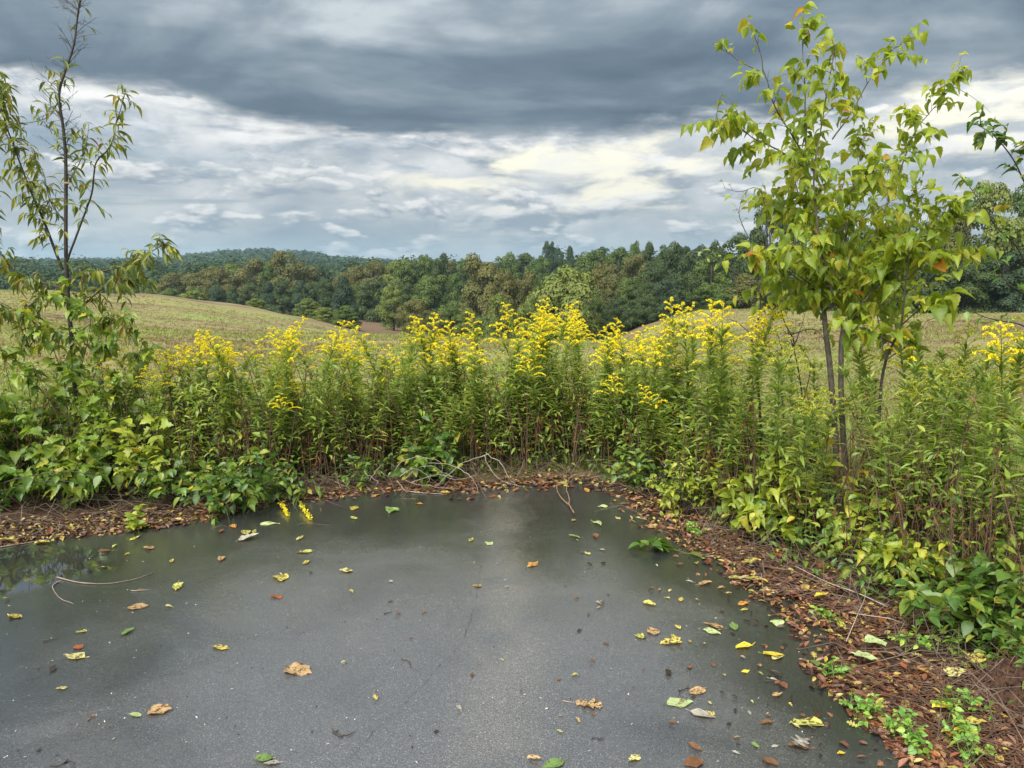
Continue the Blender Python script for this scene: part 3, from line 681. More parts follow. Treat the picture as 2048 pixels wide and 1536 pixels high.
# ------------------------------------------------------------------ goldenrod
def bend_line(h, lean, n=9):
    t = np.linspace(0, 1, n)
    return np.stack([lean[0] * t ** 2, lean[1] * t ** 2, h * t * (1 - .06 * np.hypot(*lean) * t)], -1)
def on_line(P, t):
    s = np.clip(np.asarray(t) * (len(P) - 1), 0, len(P) - 1.001); i = s.astype(int); f = (s - i)[..., None]
    return P[i] * (1 - f) + P[i + 1] * f
def goldenrod_variant(h, bloom, seed, dense=1.0):
    global rng
    keep = rng; rng = np.random.default_rng(seed)
    lean = rng.normal(0, .17, 2); P = bend_line(h, lean)
    st = MB(); st.tube(P, np.linspace(.0045, .0018, len(P)), 5)
    lf, dead = MB(), MB()
    top = 1 - (.19 if bloom else .0) / h
    n = int(h * 92 * dense)
    t = U(.22, top, n) ** .85; t = np.sort(t)
    ang = np.arange(n) * 2.4 + U(-.4, .4, n)
    tt = (t - .22) / .78
    el = .25 + .75 * tt + rng.normal(0, .25, n)
    d = np.stack([np.cos(ang) * np.cos(el), np.sin(ang) * np.cos(el), np.sin(el)], -1)
    sz = (.128 - .050 * tt) * U(.75, 1.2, n)
    isd = (t < U(.26, .46, n))
    pos = on_line(P, t)
    g = ~isd
    lf.scatter(L_LANCE, pos[g], frames(d[g], np.array([0, 0, 1.]) + .3 * rdir(g.sum())), np.stack([sz[g] * 1.25, sz[g], sz[g]], -1), U(0, 1, g.sum()))
    dn = d[isd].copy(); dn[:, 2] = -1.6
    dead.scatter(L_LANCE, pos[isd], frames(dn, np.array([1., 0, .2]) + .8 * rdir(isd.sum())), sz[isd] * .9, U(0, 1, isd.sum()))
    if isd.sum() == 0: dead = None
    fl = MB(); sb = 0
    if bloom:
        nb = int(U(11, 17)); L0 = U(.20, .30)
        for i in range(nb):
            f = i / (nb - 1)
            p0 = on_line(P, 1 - (1 - f) * L0 / h)
            a = i * 2.4 + U(-.4, .4); L = (.145 * (1 - f) ** .8 + .028) * U(.75, 1.2)
            s = np.linspace(0, 1, 7)
            rise, fall = .75, .50
            Q = np.stack([math.cos(a) * L * (s ** .9), math.sin(a) * L * (s ** .9), L * (rise * s - fall * s ** 3.2)], -1) + p0
            st.tube(Q, .0009, 3)
            m = int(14 + L * 330)
            ts = U(.12, 1, m) if f < .95 else U(0, 1, m)
            q = on_line(Q, ts) + rdir(m) * np.array([.0042, .0042, .0035]) + np.array([0, 0, .0045])
            nn = unit(rdir(m) + np.array([0, 0, .8]))
            fl.scatter(L_CARD, q, frames(unit(np.cross(nn, rdir(m))), nn), U(.007, .0125, m), U(0, 1, m))
            fl.scatter(L_CARD, q, frames(rdir(m), rdir(m)), U(.006, .011, m), U(0, 1, m))
    else:
        m = 26; q = on_line(P, U(.965, 1, m)); dd = unit(rdir(m) + np.array([0, 0, 1.2]))
        lf.scatter(L_LANCE, q, frames(dd, rdir(m)), U(.025, .05, m), U(0, 1, m))
    rng = keep
    return (st.mesh('stem', STEM_G, True), lf.mesh('foliage', GR_LEAF), dead.mesh('withered_leaves', GR_DEAD) if dead else None,
            fl.mesh('flower_plume', GR_BLOOM) if bloom == 1 else (fl.mesh('flower_plume', GR_BUD) if bloom == 2 else None), P[-1])
GV = {b: [goldenrod_variant(1.3, b, 100 * b + i, 1.0) for i in range(n)] for b, n in ((1, 9), (2, 4), (0, 7))}
EXTRA = lambda px: .9 * sm(1720, 1850, px)
def put_goldenrod(x, y, top, bloom, label, group, k=None, name='goldenrod', z=None):
    v = GV[bloom][rng.integers(len(GV[bloom])) if k is None else k]
    zb = float(H(x, y)) - .01 if z is None else z
    s = (top - zb) / v[4][2]
    o = thing(name, (x, y, zb), label, 'goldenrod' if name == 'goldenrod' else 'weed', group, U(0, 6.28))
    o.rotation_euler = (rng.normal(0, .055), rng.normal(0, .055), U(0, 6.28))
    w = .55 + .45 * s
    for nm, me in zip(('stem', 'foliage', 'withered_leaves', 'flower_plume'), v[:4]):
        if me is None: continue
        c = link(nm, me, o); c.scale = (w, w, s)
        if nm in ('foliage', 'withered_leaves', 'flower_plume'): c['kind'] = 'stuff'
    return o
FRONT_PX = [(-420, 1075), (-200, 1048), (0, 1015), (200, 1005), (350, 1000), (500, 985), (640, 968), (800, 956), (950, 950), (1180, 942), (1280, 968), (1380, 1015),
            (1500, 1085), (1620, 1130), (1750, 1190), (1880, 1260), (2000, 1330), (2120, 1420), (2300, 1560)]
FRONT = np.array([G(*p)[:2] for p in FRONT_PX])
FU = FRONT[:, 0] / FRONT[:, 1]
def front_y(px):
    u = (px - 1024) / F * 1.02
    return float(np.interp(u, FU, FRONT[:, 1]))
WOFF = lambda px: .55 * sm(360, 300, px) + .30 * sm(1440, 1520, px)
def goldenrods():
    sect = [(-300, 130, 'left of the slender tree trunk'), (130, 250, 'behind the bush right of the slender tree'), (250, 350, 'at the left end of the yellow band'), (350, 430, 'by the leftmost field plumes'), (430, 500, 'above the low leafy mound'),
            (500, 580, 'left of the lone flat-topped head'), (580, 640, 'right by the lone flat-topped head'), (640, 740, 'between the flat-topped head and the crest bushes'), (740, 830, 'below the brown patch in the dip'),
            (830, 900, 'at the left of the middle clump'), (900, 960, 'above the rounded middle shrub'), (960, 1030, 'just left of the tallest clump'), (1030, 1090, 'on the left of the tallest clump'), (1090, 1150, 'at the peak of the tallest clump'),
            (1150, 1230, 'on the right of the tallest clump'), (1230, 1300, 'at the left end of the right field'), (1300, 1380, 'before the right field crest'), (1380, 1450, 'above the fine-leaved shrub'), (1450, 1530, 'by the crooked bare sapling'),
            (1530, 1620, 'by the black forked stem'), (1620, 1740, 'around the leafy sapling trunks'), (1740, 1820, 'by the thin broad-leaved sapling'), (1820, 1900, 'above the lime-green shrub'), (1900, 1980, 'above the large-leaved right shrub'), (1980, 2060, 'at the right edge of the view'), (2060, 2600, 'beyond the right edge of the view')]
    def sec(px): return next((s[2] for s in sect if s[0] <= px < s[1]), sect[-1][2])
    def bl(px, kind='bright yellow', h=None, Y=None):
        w = ('tallest-standing ' if h < 625 else ('tall ' if h < 650 else ('mid-height ' if h < 685 else 'low '))) if h else ''
        r = ('nearer ' if Y < front_y(px) + .45 + float(EXTRA(px)) else 'farther ') if Y else ''
        return f'{w}{r}goldenrod with {kind} plume ' + sec(px), 'goldenrods in bloom'
    tops = [(385, 672), (402, 686), (425, 700), (470, 682), (515, 636), (505, 655), (540, 650), (555, 655), (575, 668), (450, 700), (640, 668), (665, 660), (690, 684), (650, 690), (715, 680),
            (735, 694), (775, 652), (790, 648), (805, 655), (765, 680), (850, 626), (868, 632), (888, 640), (925, 642), (960, 634), (985, 632), (905, 668), (940, 680), (1008, 660), (1020, 690),
            (1048, 622), (1062, 612), (1080, 610), (1098, 604), (1112, 606), (1128, 622), (1140, 640), (1165, 616), (1180, 626), (1196, 640), (1212, 652), (1085, 640), (1110, 650), (1060, 650), (1150, 655), (1190, 668),
            (1255, 652), (1275, 655), (1295, 640), (1318, 668), (1335, 660), (1362, 606), (1378, 612), (1398, 604), (1432, 606), (1455, 604), (1498, 596), (1505, 622), (1330, 690), (1310, 700),
            (1420, 650), (1440, 665), (1470, 660), (1240, 690), (1350, 680),
            (1560, 660), (1610, 690), (1830, 668), (1880, 708), (1900, 724), (1935, 650), (1960, 700), (2010, 656), (2030, 628), (2045, 640), (1855, 730), (1985, 720),
            (300, 700), (340, 706), (270, 716), (365, 712), (330, 735), (1135, 805), (600, 712)]
    special = {(1098, 604): 'tallest goldenrod, its plume peak before the big round tree', (850, 626): 'tall goldenrod with wide plume, leftmost of the middle clump',
               (1362, 606): 'tall goldenrod with left-leaning plume on the right field skyline', (515, 636): 'tallest goldenrod plume left of the lone flat-topped one',
               (1498, 596): 'pale goldenrod plume standing against the dark thin stem', (385, 672): 'small goldenrod, leftmost yellow plume against the field'}
    def hides(px, Y): return (1625 < px < 1735 and Y < 5.35 and rng.random() < .85) or (1490 < px < 1545 and Y < 5.6 and rng.random() < .7)
    for (px, ty) in tops:
        Y = front_y(px) + U(.15, .75) + float(EXTRA(px)) + .5 * float(WOFF(px))
        p = at(px, ty, Y)
        l, g = bl(px, 'bright yellow', ty, Y)
        bud = rng.random() > (.88 if px < 1540 else .25)
        if bud: l, g = bl(px, 'pale budding', ty, Y)
        put_goldenrod(p[0], Y, p[2], 2 if bud else 1, special.get((px, ty), l), g)
    # lone stem with a flat-topped head
    Y = front_y(600) + .2; p = at(602, 640, Y)
    put_goldenrod(p[0], Y, p[2], 1, 'lone straight goldenrod with flat-topped orange-yellow head on dark stem', None, 3)
    # lower plumes inside the stand
    for i in range(70):
        px = U(300, 1480) if i < 62 else U(1500, 2040); Y = front_y(px) + U(.1, 1.2) + float(EXTRA(px)); p = at(px, U(665, 800), Y)
        bud = rng.random() > (.5 if px < 1500 else .1)
        l, g = bl(px, 'half-hidden budding' if bud else 'half-hidden yellow', None, Y); put_goldenrod(p[0], Y, p[2], 2 if bud else 1, l, g)
    # leafy stems not in flower
    for i in range(150):
        px = U(90, 1500) if i < 100 else U(1450, 2250)
        Y = front_y(px) + float(WOFF(px)) + U(.05, 1.35 if i < 100 else 1.6); p = at(px, U(705, 840) if i < 100 else U(690, 860), Y)
        s = sec(px)
        if hides(px, Y): continue
        put_goldenrod(p[0], Y, max(p[2], .55), 0, f"{'tall' if p[2] > 1.05 else ('mid-height' if p[2] > .85 else 'short')} flowerless leafy {'front' if Y < front_y(px) + .6 else 'back'} weed stem {s}", 'leafy weed stems', name='leafy_weed')
goldenrods()

def thicket():
    """dead stalks and low growth at the foot of the stand"""
    mb, lf, gr = MB(), MB(), MB()
    N = 1150
    px = U(-250, 2300, N)
    for i in range(N):
        Y = front_y(px[i]) + .5 * float(WOFF(px[i])) + abs(rng.normal(.3, .45)); x = (px[i] - 1024) / F * Y * 1.01; z = float(H(x, Y))
        h = U(.2, .75) if rng.random() < .8 else U(.7, 1.05); ln = rng.normal(0, .16, 2)
        P = np.array([(x, Y, z), (x + ln[0] * h * .5, Y + ln[1] * h * .5, z + h * .55), (x + ln[0] * h * 1.2, Y + ln[1] * h * 1.2, z + h)])
        mb.tube(P, [.0038, .003, .0016], 4)
        k = rng.integers(0, 4); tt = U(.25, 1, k)
        pos = P[0] + (P[2] - P[0]) * tt[:, None]
        d = np.c_[rng.normal(0, .5, (k, 2)), np.full(k, -1.)]
        lf.scatter(L_CURLED, pos, frames(d, rdir(k)), np.stack([U(.016, .035, k), U(.03, .07, k), U(.02, .05, k)], -1), U(0, 1, k))
    tag(mb.build('dead_stalks', STEM_B), 'dense thin brown dead stalks at the foot of the weed stand', 'stalks', kind='stuff')
    tag(lf.build('withered_leaves', GR_DEAD), 'withered brown leaves hanging on the dead stalks', 'leaves', kind='stuff')
    # fallen thatch: tangle of dry stems lying behind the litter
    th = MB()
    for i in range(1500):
        q = U(-250, 2300); Y = front_y(q) + rng.normal(.12, .28); x = (q - 1024) / F * Y; z = float(H(x, Y)) + .01
        a = U(0, 6.28); L = U(.12, .5); up = U(.0, .16)
        d = np.array([math.cos(a), math.sin(a) * .6, 0]) * L
        P = np.array([(x, Y, z), np.array((x, Y, z)) + d * .5 + (0, 0, up), np.array((x, Y, z)) + d + (0, 0, U(0, up))])
        th.tube(P, [.0022, .0018, .001], 3)
    tag(th.build('dry_thatch', wood_mat('thatch', (0.055, 0.038, 0.026), (0.19, 0.14, 0.10), 12, .9)), 'tangle of dry grey-brown stems lying under the weeds', 'thatch', kind='stuff')
    # low green undergrowth
    N = 900
    q = U(-250, 2300, N); Y = np.array([front_y(a) for a in q]) + np.abs(rng.normal(.25, .5, N)); x = (q - 1024) / F * Y
    z = H(x, Y); K = 11
    b = np.repeat(np.stack([x, Y, z], -1), K, 0) + rng.normal(0, 1, (N * K, 3)) * np.array([.07, .07, 0]) + np.c_[np.zeros((N * K, 2)), np.abs(rng.normal(.12, .14, N * K))]
    d = unit(np.c_[rng.normal(0, 1, (N * K, 2)), U(-.4, .8, N * K)])
    gr.scatter(L_OVATE2, b, frames(d, np.array([0, 0, 1.]) + .4 * rdir(N * K)), U(.022, .06, N * K), U(0, 1, N * K))
    N = 800
    q = U(-250, 2300, N); Y = np.array([front_y(a) for a in q]) + WOFF(q) + U(.1, 1.1, N); x = (q - 1024) / F * Y; z = H(x, Y); K = 26; ht = U(.4, 1.08, N)
    ok = ~(((q > 1620) & (q < 1740)) | ((q > 1490) & (q < 1545))) & ~((q > 1700) & (rng.random(N) < .45)); x, Y, z, ht = x[ok], Y[ok], z[ok], ht[ok]; N = len(x)
    b = np.repeat(np.stack([x, Y, z], -1), K, 0) + rng.normal(0, 1, (N * K, 3)) * np.array([.09, .09, 0]) + np.c_[np.zeros((N * K, 2)), np.repeat(ht, K) * U(.35, 1, N * K)]
    d = unit(np.c_[rng.normal(0, 1, (N * K, 2)), U(-.6, .8, N * K)])
    wf = MB(); wf.scatter(L_OVATE2, b, frames(d, np.array([0, 0, 1.]) + .5 * rdir(N * K)), np.stack([U(.025, .05, N * K), U(.035, .085, N * K), U(.03, .06, N * K)], -1), np.repeat(rng.random(N), K) * .6 + U(0, .4, N * K))
    tag(wf.build('weed_foliage', LF_LIME), 'loose mixed weed leaves filling the stand between the stems', 'weeds', kind='stuff')
    tag(gr.build('undergrowth', LF_GREEN), 'low small-leaved green undergrowth between the stalks', 'undergrowth', kind='stuff')
thicket()
# ------------------------------------------------------------------ saplings
def smooth_line(P, n):
    P = np.asarray(P, float); m = len(P)
    if m < 3: return P[0] + (P[-1] - P[0]) * np.linspace(0, 1, n)[:, None]
    t = np.linspace(0, m - 1, n); i = np.clip(t.astype(int), 0, m - 2); f = (t - i)[:, None]
    Q = np.concatenate([[2 * P[0] - P[1]], P, [2 * P[-1] - P[-2]]])
    p0, p1, p2, p3 = Q[i], Q[i + 1], Q[i + 2], Q[i + 3]
    return .5 * (2 * p1 + (p2 - p0) * f + (2 * p0 - 5 * p1 + 4 * p2 - p3) * f ** 2 + (3 * p1 - p0 - 3 * p2 + p3) * f ** 3)
def traced(px, Y0, Y1):
    n = len(px)
    return np.array([at(a, b, Y0 + (Y1 - Y0) * i / max(1, n - 1)) for i, (a, b) in enumerate(px)])
class Plant:
    """a woody plant: traced limbs, random twigs, leaves gathered in a list and then placed"""
    def __init__(s, o, wood): s.o, s.wood, s.leaves = o, wood, []
    def limb(s, P, r0, r1, name='branch', n=None, sides=6):
        n = n or max(6, len(P) * 4); Q = smooth_line(P, n)
        w = np.cumsum(rng.normal(0, .0016, (n, 3)), 0); w -= w[0]
        if name != 'trunk': Q = Q + w
        mb = MB(); mb.tube(Q, np.linspace(r0, r1, n), sides)
        b0 = np.array(s.o.location); mb.V = [v - b0 for v in mb.V]
        return mb.build(name, s.wood, s.o, True), Q
    def twigs(s, Q, par, n, t0, t1, L, leafn, size, droop=.5, spread=.9, up=.25, start=.15, r=.0022, grow=1.0):
        mb = MB(); b0 = np.array(s.o.location); any_ = False
        for i in range(n):
            t = t0 + (t1 - t0) * (i + U(0, 1)) / n
            p = on_line(Q, t); tg = unit(on_line(Q, min(1, t + .05)) - on_line(Q, max(0, t - .05)))
            d = unit(tg * .55 + rdir(1)[0] * spread + np.array([0, 0, up]))
            l = L * U(.5, 1.15)
            K = 6; u = np.linspace(0, 1, K)[:, None]
            W = p + d * l * u + np.array([0, 0, -.35 * droop]) * l * u ** 2
            mb.tube(W - b0, np.linspace(r, r * .4, K), 4); any_ = True
            m = max(1, int(round(leafn * U(.6, 1.3))))
            for j in range(m):
                tt = start + (1 - start) * (j + U(.2, .9)) / m
                q = on_line(W, tt); side = unit(np.cross(d, [0, 0, 1.])) * (1 if j % 2 else -1)
                ld = unit(d * .5 + side * .75 + rdir(1)[0] * .55 + np.array([0, 0, -droop * U(.45, 1.15)]))
                nrm = unit(np.array([0, 0, 1.]) + .7 * rdir(1)[0] + .35 * side)
                s.leaves.append((q, ld, nrm, size * U(.5, 1.35) * (1 if j < m - 1 else .85) * grow))
        if any_: tag(mb.build('twig', s.wood, par if par is not None else s.o), kind='stuff')
        # a twig mesh under a limb moves with it; limb objects sit at the thing's own origin
    def place(s, tmpls, mat, limit=300):
        b0 = np.array(s.o.location)
        Ls = sorted(s.leaves, key=lambda a: -a[3] / max(1.0, np.linalg.norm(a[0] - (0, 0, EYE))))
        mes = []
        for t in tmpls:
            mb = MB(); mb.add(*t); mes.append(mb.mesh('leaf', mat, True))
        for q, d, nr, sz in Ls[:limit]:
            k = rng.integers(len(mes))
            put_leaf('leaf', mes[k], q - b0, frames(d, nr), sz, s.o)
        rest = Ls[limit:]
        if rest:
            mb = MB(); k = rng.integers(0, len(tmpls), len(rest))
            for i, t in enumerate(tmpls):
                rr = [a for a, kk in zip(rest, k) if kk == i]
                if rr: mb.scatter(t, np.array([a[0] for a in rr]) - b0, frames(np.array([a[1] for a in rr]), np.array([a[2] for a in rr])),
                                  np.array([a[3] for a in rr]), U(0, 1, len(rr)))
            tag(mb.build('foliage', mat, s.o, True), kind='stuff')

def right_sapling():
    Y = 5.25
    base = np.array([*at(1690, 980, Y)[:2], 0.0]); base[2] = float(H(base[0], base[1])) - .02
    o = thing('sapling', base, 'leafy two-stemmed sapling with big yellow-green leaves rising right of centre', 'sapling')
    p = Plant(o, BARK_S)
    def L(px, d0, d1): return traced(px, Y + d0, Y + d1)
    tA = np.concatenate([[base + (-.03, .02, 0)], L([(1672, 900), (1668, 830), (1660, 735), (1652, 669), (1648, 622)], 0, .03)])
    _, A = p.limb(tA, .022, .0165, 'trunk', 26, 8)
    tB = np.concatenate([[base + (.03, -.02, 0)], L([(1690, 920), (1684, 830), (1682, 760), (1683, 687), (1689, 644)], 0, -.05)])
    _, B = p.limb(tB, .021, .0155, 'trunk', 26, 8)
    spec = [  # traced limb, depth start/end, radius, number of twigs, leaves per twig
        ([(1648, 622), (1660, 596), (1665, 570), (1658, 516), (1640, 472), (1628, 410), (1618, 365), (1612, 260), (1611, 183), (1606, 110), (1602, 40)], .03, .25, .0135, 20, 4),
        ([(1648, 622), (1624, 575), (1570, 534), (1534, 519)], .03, -.35, .008, 7, 4),
        ([(1650, 620), (1687, 596), (1713, 549), (1734, 505), (1762, 440), (1775, 395)], .03, .4, .009, 11, 4),
        ([(1689, 644), (1676, 622), (1665, 589), (1650, 541), (1640, 487), (1632, 420), (1626, 345), (1640, 256), (1660, 139), (1669, 90)], -.05, -.25, .012, 19, 4),
        ([(1689, 644), (1713, 618), (1749, 578), (1786, 530), (1840, 483), (1880, 445), (1925, 420)], -.05, -.55, .010, 15, 4),
        ([(1670, 600), (1672, 540), (1690, 470), (1700, 400), (1712, 330), (1730, 262)], 0, .5, .009, 13, 4),
        ([(1628, 343), (1592, 285), (1552, 219), (1537, 172), (1526, 146)], .1, -.15, .007, 5, 2),
        ([(1665, 278), (1702, 226), (1745, 150), (1786, 99), (1813, 78)], .2, .55, .0055, 7, 3),
        ([(1770, 420), (1797, 347), (1822, 285), (1840, 248), (1884, 197), (1920, 153)], .3, .1, .006, 10, 3),
        ([(1612, 336), (1556, 303), (1505, 278), (1475, 256), (1426, 243)], .1, -.3, .006, 9, 4),
        ([(1640, 480), (1600, 440), (1560, 420), (1530, 400)], .1, .45, .006, 6, 4),
        ([(1660, 420), (1700, 385), (1740, 350), (1780, 330)], 0, -.5, .006, 8, 4),
        ([(1640, 460), (1600, 400), (1585, 340), (1580, 290)], .1, .6, .006, 8, 4),
        ([(1680, 560), (1720, 520), (1760, 470), (1800, 440)], 0, .7, .007, 9, 4),
        ([(1660, 540), (1620, 500), (1575, 480)], 0, -.6, .006, 6, 4),
        ([(1652, 640), (1615, 600), (1570, 575), (1535, 570)], 0, .5, .006, 6, 4),
        ([(1688, 650), (1740, 620), (1800, 590), (1860, 575)], -.05, .5, .007, 9, 4),
        ([(1685, 600), (1750, 560), (1830, 520), (1910, 500)], -.05, -.3, .007, 10, 4),
        ([(1655, 600), (1600, 560), (1545, 520), (1500, 500)], 0, -.4, .006, 8, 4),
        ([(1660, 470), (1720, 440), (1790, 400), (1850, 390)], 0, .3, .006, 8, 4)]
    for px, d0, d1, r, nt, ln in spec:
        b, Q = p.limb(L(px, d0, d1), r, .0016)
        p.twigs(Q, b, int(nt * 2.9), .14 if len(px) > 5 else .08, 1.0, .25, ln + 1.4, .074, droop=.8, spread=.9)
    # bare ends with a few small leaves
    for px in ([(1526, 146), (1483, 124), (1457, 106), (1420, 84)], [(1526, 146), (1521, 110), (1505, 62), (1494, 47)]):
        b, Q = p.limb(L(px, -.15, -.2), .004, .0012); p.twigs(Q, b, 5, .35, 1, .09, 2, .07, droop=.5)
    # spindly dead spurs on the upper left limb
    mb = MB()
    for i in range(14):
        q = traced([(1552, 219), (1537, 172)], Y - .05, Y - .1); c = q[0] + (q[1] - q[0]) * U(-.6, 1.2); d = unit(np.array([U(-1, .9), U(-.5, .5), U(-.1, .4)])) * U(.05, .11)
        mb.tube(np.array([c, c + d * .6 + (0, 0, .008), c + d]) - base, [.0016, .0012, .0007], 3)
    tag(mb.build('dead_spur', BARK_S, o), kind='stuff')
    # crown filling leaves close to the leader
    p.place([L_CORD, L_CORD2, L_CORD2, L_OVATE2], LF_SAP, 300)
right_sapling()

def second_sapling():
    Y = 5.0
    base = np.array([*at(1755, 1000, Y)[:2], 0.]); base[2] = float(H(*base[:2])) - .02
    o = thing('sapling', base, 'thin sapling with broad flat leaves just right of the two-stemmed one', 'sapling')
    p = Plant(o, STEM_D)
    _, A = p.limb(np.concatenate([[base], traced([(1760, 800), (1772, 720), (1786, 687), (1802, 651), (1812, 560), (1818, 500)], Y, Y - .2)]), .011, .004, 'trunk', 26)
    for px, d1 in (([(1802, 651), (1850, 610), (1900, 600)], -.3), ([(1770, 720), (1758, 640), (1745, 600)], .2), ([(1815, 560), (1850, 520), (1880, 505)], -.3), ([(1772, 720), (1820, 690), (1860, 640)], .3), ([(1786, 687), (1740, 660), (1710, 650)], -.2), ([(1812, 590), (1790, 540), (1800, 500)], -.2)):
        b, Q = p.limb(traced(px, Y - .1, Y + d1), .005, .0015); p.twigs(Q, b, 7, .15, 1, .17, 4.5, .095, droop=.6, up=.1)
    p.place([L_CORD, L_CORD2], LF_SAP, 200)
second_sapling()

def edge_sapling():
    Y = 4.3
    base = np.array([*at(2110, 1100, Y)[:2], 0.]); base[2] = float(H(*base[:2])) - .02
    o = thing('sapling', base, 'dark thin-twigged sapling reaching in from the right edge of the view', 'sapling')
    p = Plant(o, STEM_D)
    _, A = p.limb(np.concatenate([[base], traced([(2105, 900), (2110, 700), (2100, 600), (2075, 560)], Y, Y)]), .014, .007, 'trunk', 22)
    for px, nt, ln in (([(2075, 560), (2048, 519), (2030, 487), (1994, 453), (1957, 394), (1921, 347)], 9, 4), ([(2080, 540), (2060, 400), (2043, 358), (2012, 299), (1976, 263), (1962, 250)], 12, 5),
                       ([(2105, 690), (2048, 655), (1980, 640), (1940, 622)], 4, 2), ([(2085, 600), (2048, 590), (2010, 560), (1995, 520)], 4, 2), ([(2060, 420), (2080, 300), (2070, 230)], 8, 4)):
        b, Q = p.limb(traced(px, Y, Y - .2), .006, .0013); p.twigs(Q, b, nt, .35, 1, .10, ln, .055, droop=.25, spread=.8)
    p.place([L_OVATE2, L_CORD2], LF_GREEN, 160)
edge_sapling()

def bare_saplings():
    def go(base_px, Y, trunk, limbs, label, nleaf, r=.011):
        base = np.array([*at(*base_px, Y)[:2], 0.]); base[2] = float(H(*base[:2])) - .02
        o = thing('bare_sapling', base, label, 'sapling'); p = Plant(o, STEM_D)
        _, A = p.limb(np.concatenate([[base], traced(trunk, Y, Y - .1)]), r, .003, 'trunk', 30)
        for px in limbs:
            b, Q = p.limb(traced(px, Y - .05, Y + U(-.3, .3)), .0042, .001); p.twigs(Q, b, 7, .3, 1, .11, nleaf, .055, droop=.6, r=.0014)
        p.twigs(A, None, 12, .35, .9, .12, nleaf * .5, .05, r=.0015)
        if p.leaves: p.place([L_OVATE2, L_BIT], LF_YG, 120)
    go((1524, 960), 5.6, [(1522, 870), (1515, 760), (1506, 698), (1504, 669), (1515, 644), (1521, 603), (1519, 570), (1526, 530), (1537, 487)],
       [[(1504, 669), (1472, 643), (1450, 640)], [(1515, 644), (1530, 636), (1545, 620)], [(1526, 530), (1480, 440), (1482, 400)], [(1521, 600), (1560, 575), (1600, 560)], [(1530, 510), (1535, 440), (1520, 378), (1480, 383), (1450, 375)],
        [(1519, 570), (1470, 545), (1430, 520), (1400, 510)]], 'thin dark crooked sapling almost without leaves left of the leafy one', .5)
    go((1570, 990), 5.4, [(1568, 860), (1565, 760), (1588, 691), (1570, 647), (1562, 620)], [[(1588, 691), (1600, 660), (1612, 620)], [(1565, 700), (1550, 660), (1530, 650)], [(1580, 670), (1630, 660), (1650, 690)]],
       'bare black forked stem between the two sapling trunks and the crooked one', .4, .008)
    go((1612, 990), 5.5, [(1608, 840), (1600, 760), (1588, 700), (1575, 660)], [[(1608, 800), (1620, 730), (1600, 690)], [(1600, 760), (1570, 720), (1550, 700)]], 'thin leaning dark stem at left foot of the leafy sapling', .4, .007)
bare_saplings()

def left_tree():
    Y = 5.9
    base = np.array([*at(152, 960, Y)[:2], 0.]); base[2] = float(H(*base[:2])) - .02
    o = thing('slender_tree', base, 'slender dark-barked tree with drooping olive leaves at the left', 'tree')
    p = Plant(o, STEM_D)
    def L(px, d0=0, d1=0): return traced(px, Y + d0, Y + d1)
    _, A = p.limb(np.concatenate([[base], L([(152, 860), (150, 788), (146, 704), (138, 619), (132, 506), (132, 376), (131, 308), (126, 253), (118, 191), (130, 144), (147, 92), (155, 34), (162, -10), (175, -60)])]), .0195, .004, 'trunk', 60, 8)
    spec = [([(125, 540), (86, 440), (52, 356), (20, 273), (2, 212), (-15, 150)], -.2, .011, 26, 5), ([(135, 520), (164, 444), (184, 386), (191, 325), (219, 294), (232, 253), (246, 205), (252, 180)], -.3, .009, 15, 3),
            ([(138, 560), (170, 552), (224, 539), (270, 526), (312, 497), (336, 482)], -.4, .009, 15, 5), ([(134, 580), (90, 565), (42, 552), (0, 505), (-40, 470)], .3, .009, 16, 5), ([(142, 640), (190, 590), (240, 565), (275, 560)], .35, .008, 13, 5),
            ([(136, 600), (80, 600), (40, 620), (0, 600)], -.4, .007, 10, 5), ([(118, 200), (95, 235), (27, 250)], .1, .004, 3, 2), ([(134, 450), (100, 400), (85, 345), (60, 300)], .4, .005, 10, 4), ([(132, 376), (155, 330), (170, 290), (178, 245)], .3, .004, 7, 2),
            ([(145, 690), (100, 660), (60, 655), (30, 670)], -.3, .006, 9, 5), ([(145, 680), (180, 650), (220, 640), (250, 650)], -.4, .006, 9, 5), ([(-40, 600), (-20, 400), (-10, 250), (0, 140)], .4, .008, 14, 4)]
    for px, d1, r, nt, ln in spec:
        b, Q = p.limb(L(px, 0, d1), r, .0014); p.twigs(Q, b, int(nt * 2.0), .12, 1, .14, ln + 1.5, .086, droop=.9, spread=.85, up=.1, r=.0018)
    p.twigs(A, None, 44, .30, .72, .20, 3.2, .085, droop=.8, r=.0018)
    p.twigs(A, None, 16, .80, .97, .16, .9, .07, droop=.6, r=.0016)
    # leafless side shoots
    mb = MB()
    for i in range(70):
        t = U(.48, .97); c = on_line(A, t); a = U(0, 6.28); d = np.array([math.cos(a), math.sin(a) * .7, U(.3, 1.1)]) * U(.06, .2)
        e = c + d
        mb.tube(np.array([c, c + d * .5 + (0, 0, .01), e]) - base, [.0022, .0016, .0008], 3)
        for k in range(3):
            f = c + d * U(.3, .95); mb.tube(np.array([f, f + unit(d + .1 * rdir(1)[0]) * .02, f + d * .25 + .04 * rdir(1)[0]]) - base, [.0012, .001, .0006], 3)
    tag(mb.build('bare_twig', STEM_D, o), kind='stuff')
    p.place([L_DROOP], LF_OLIVE, 300)
left_tree()

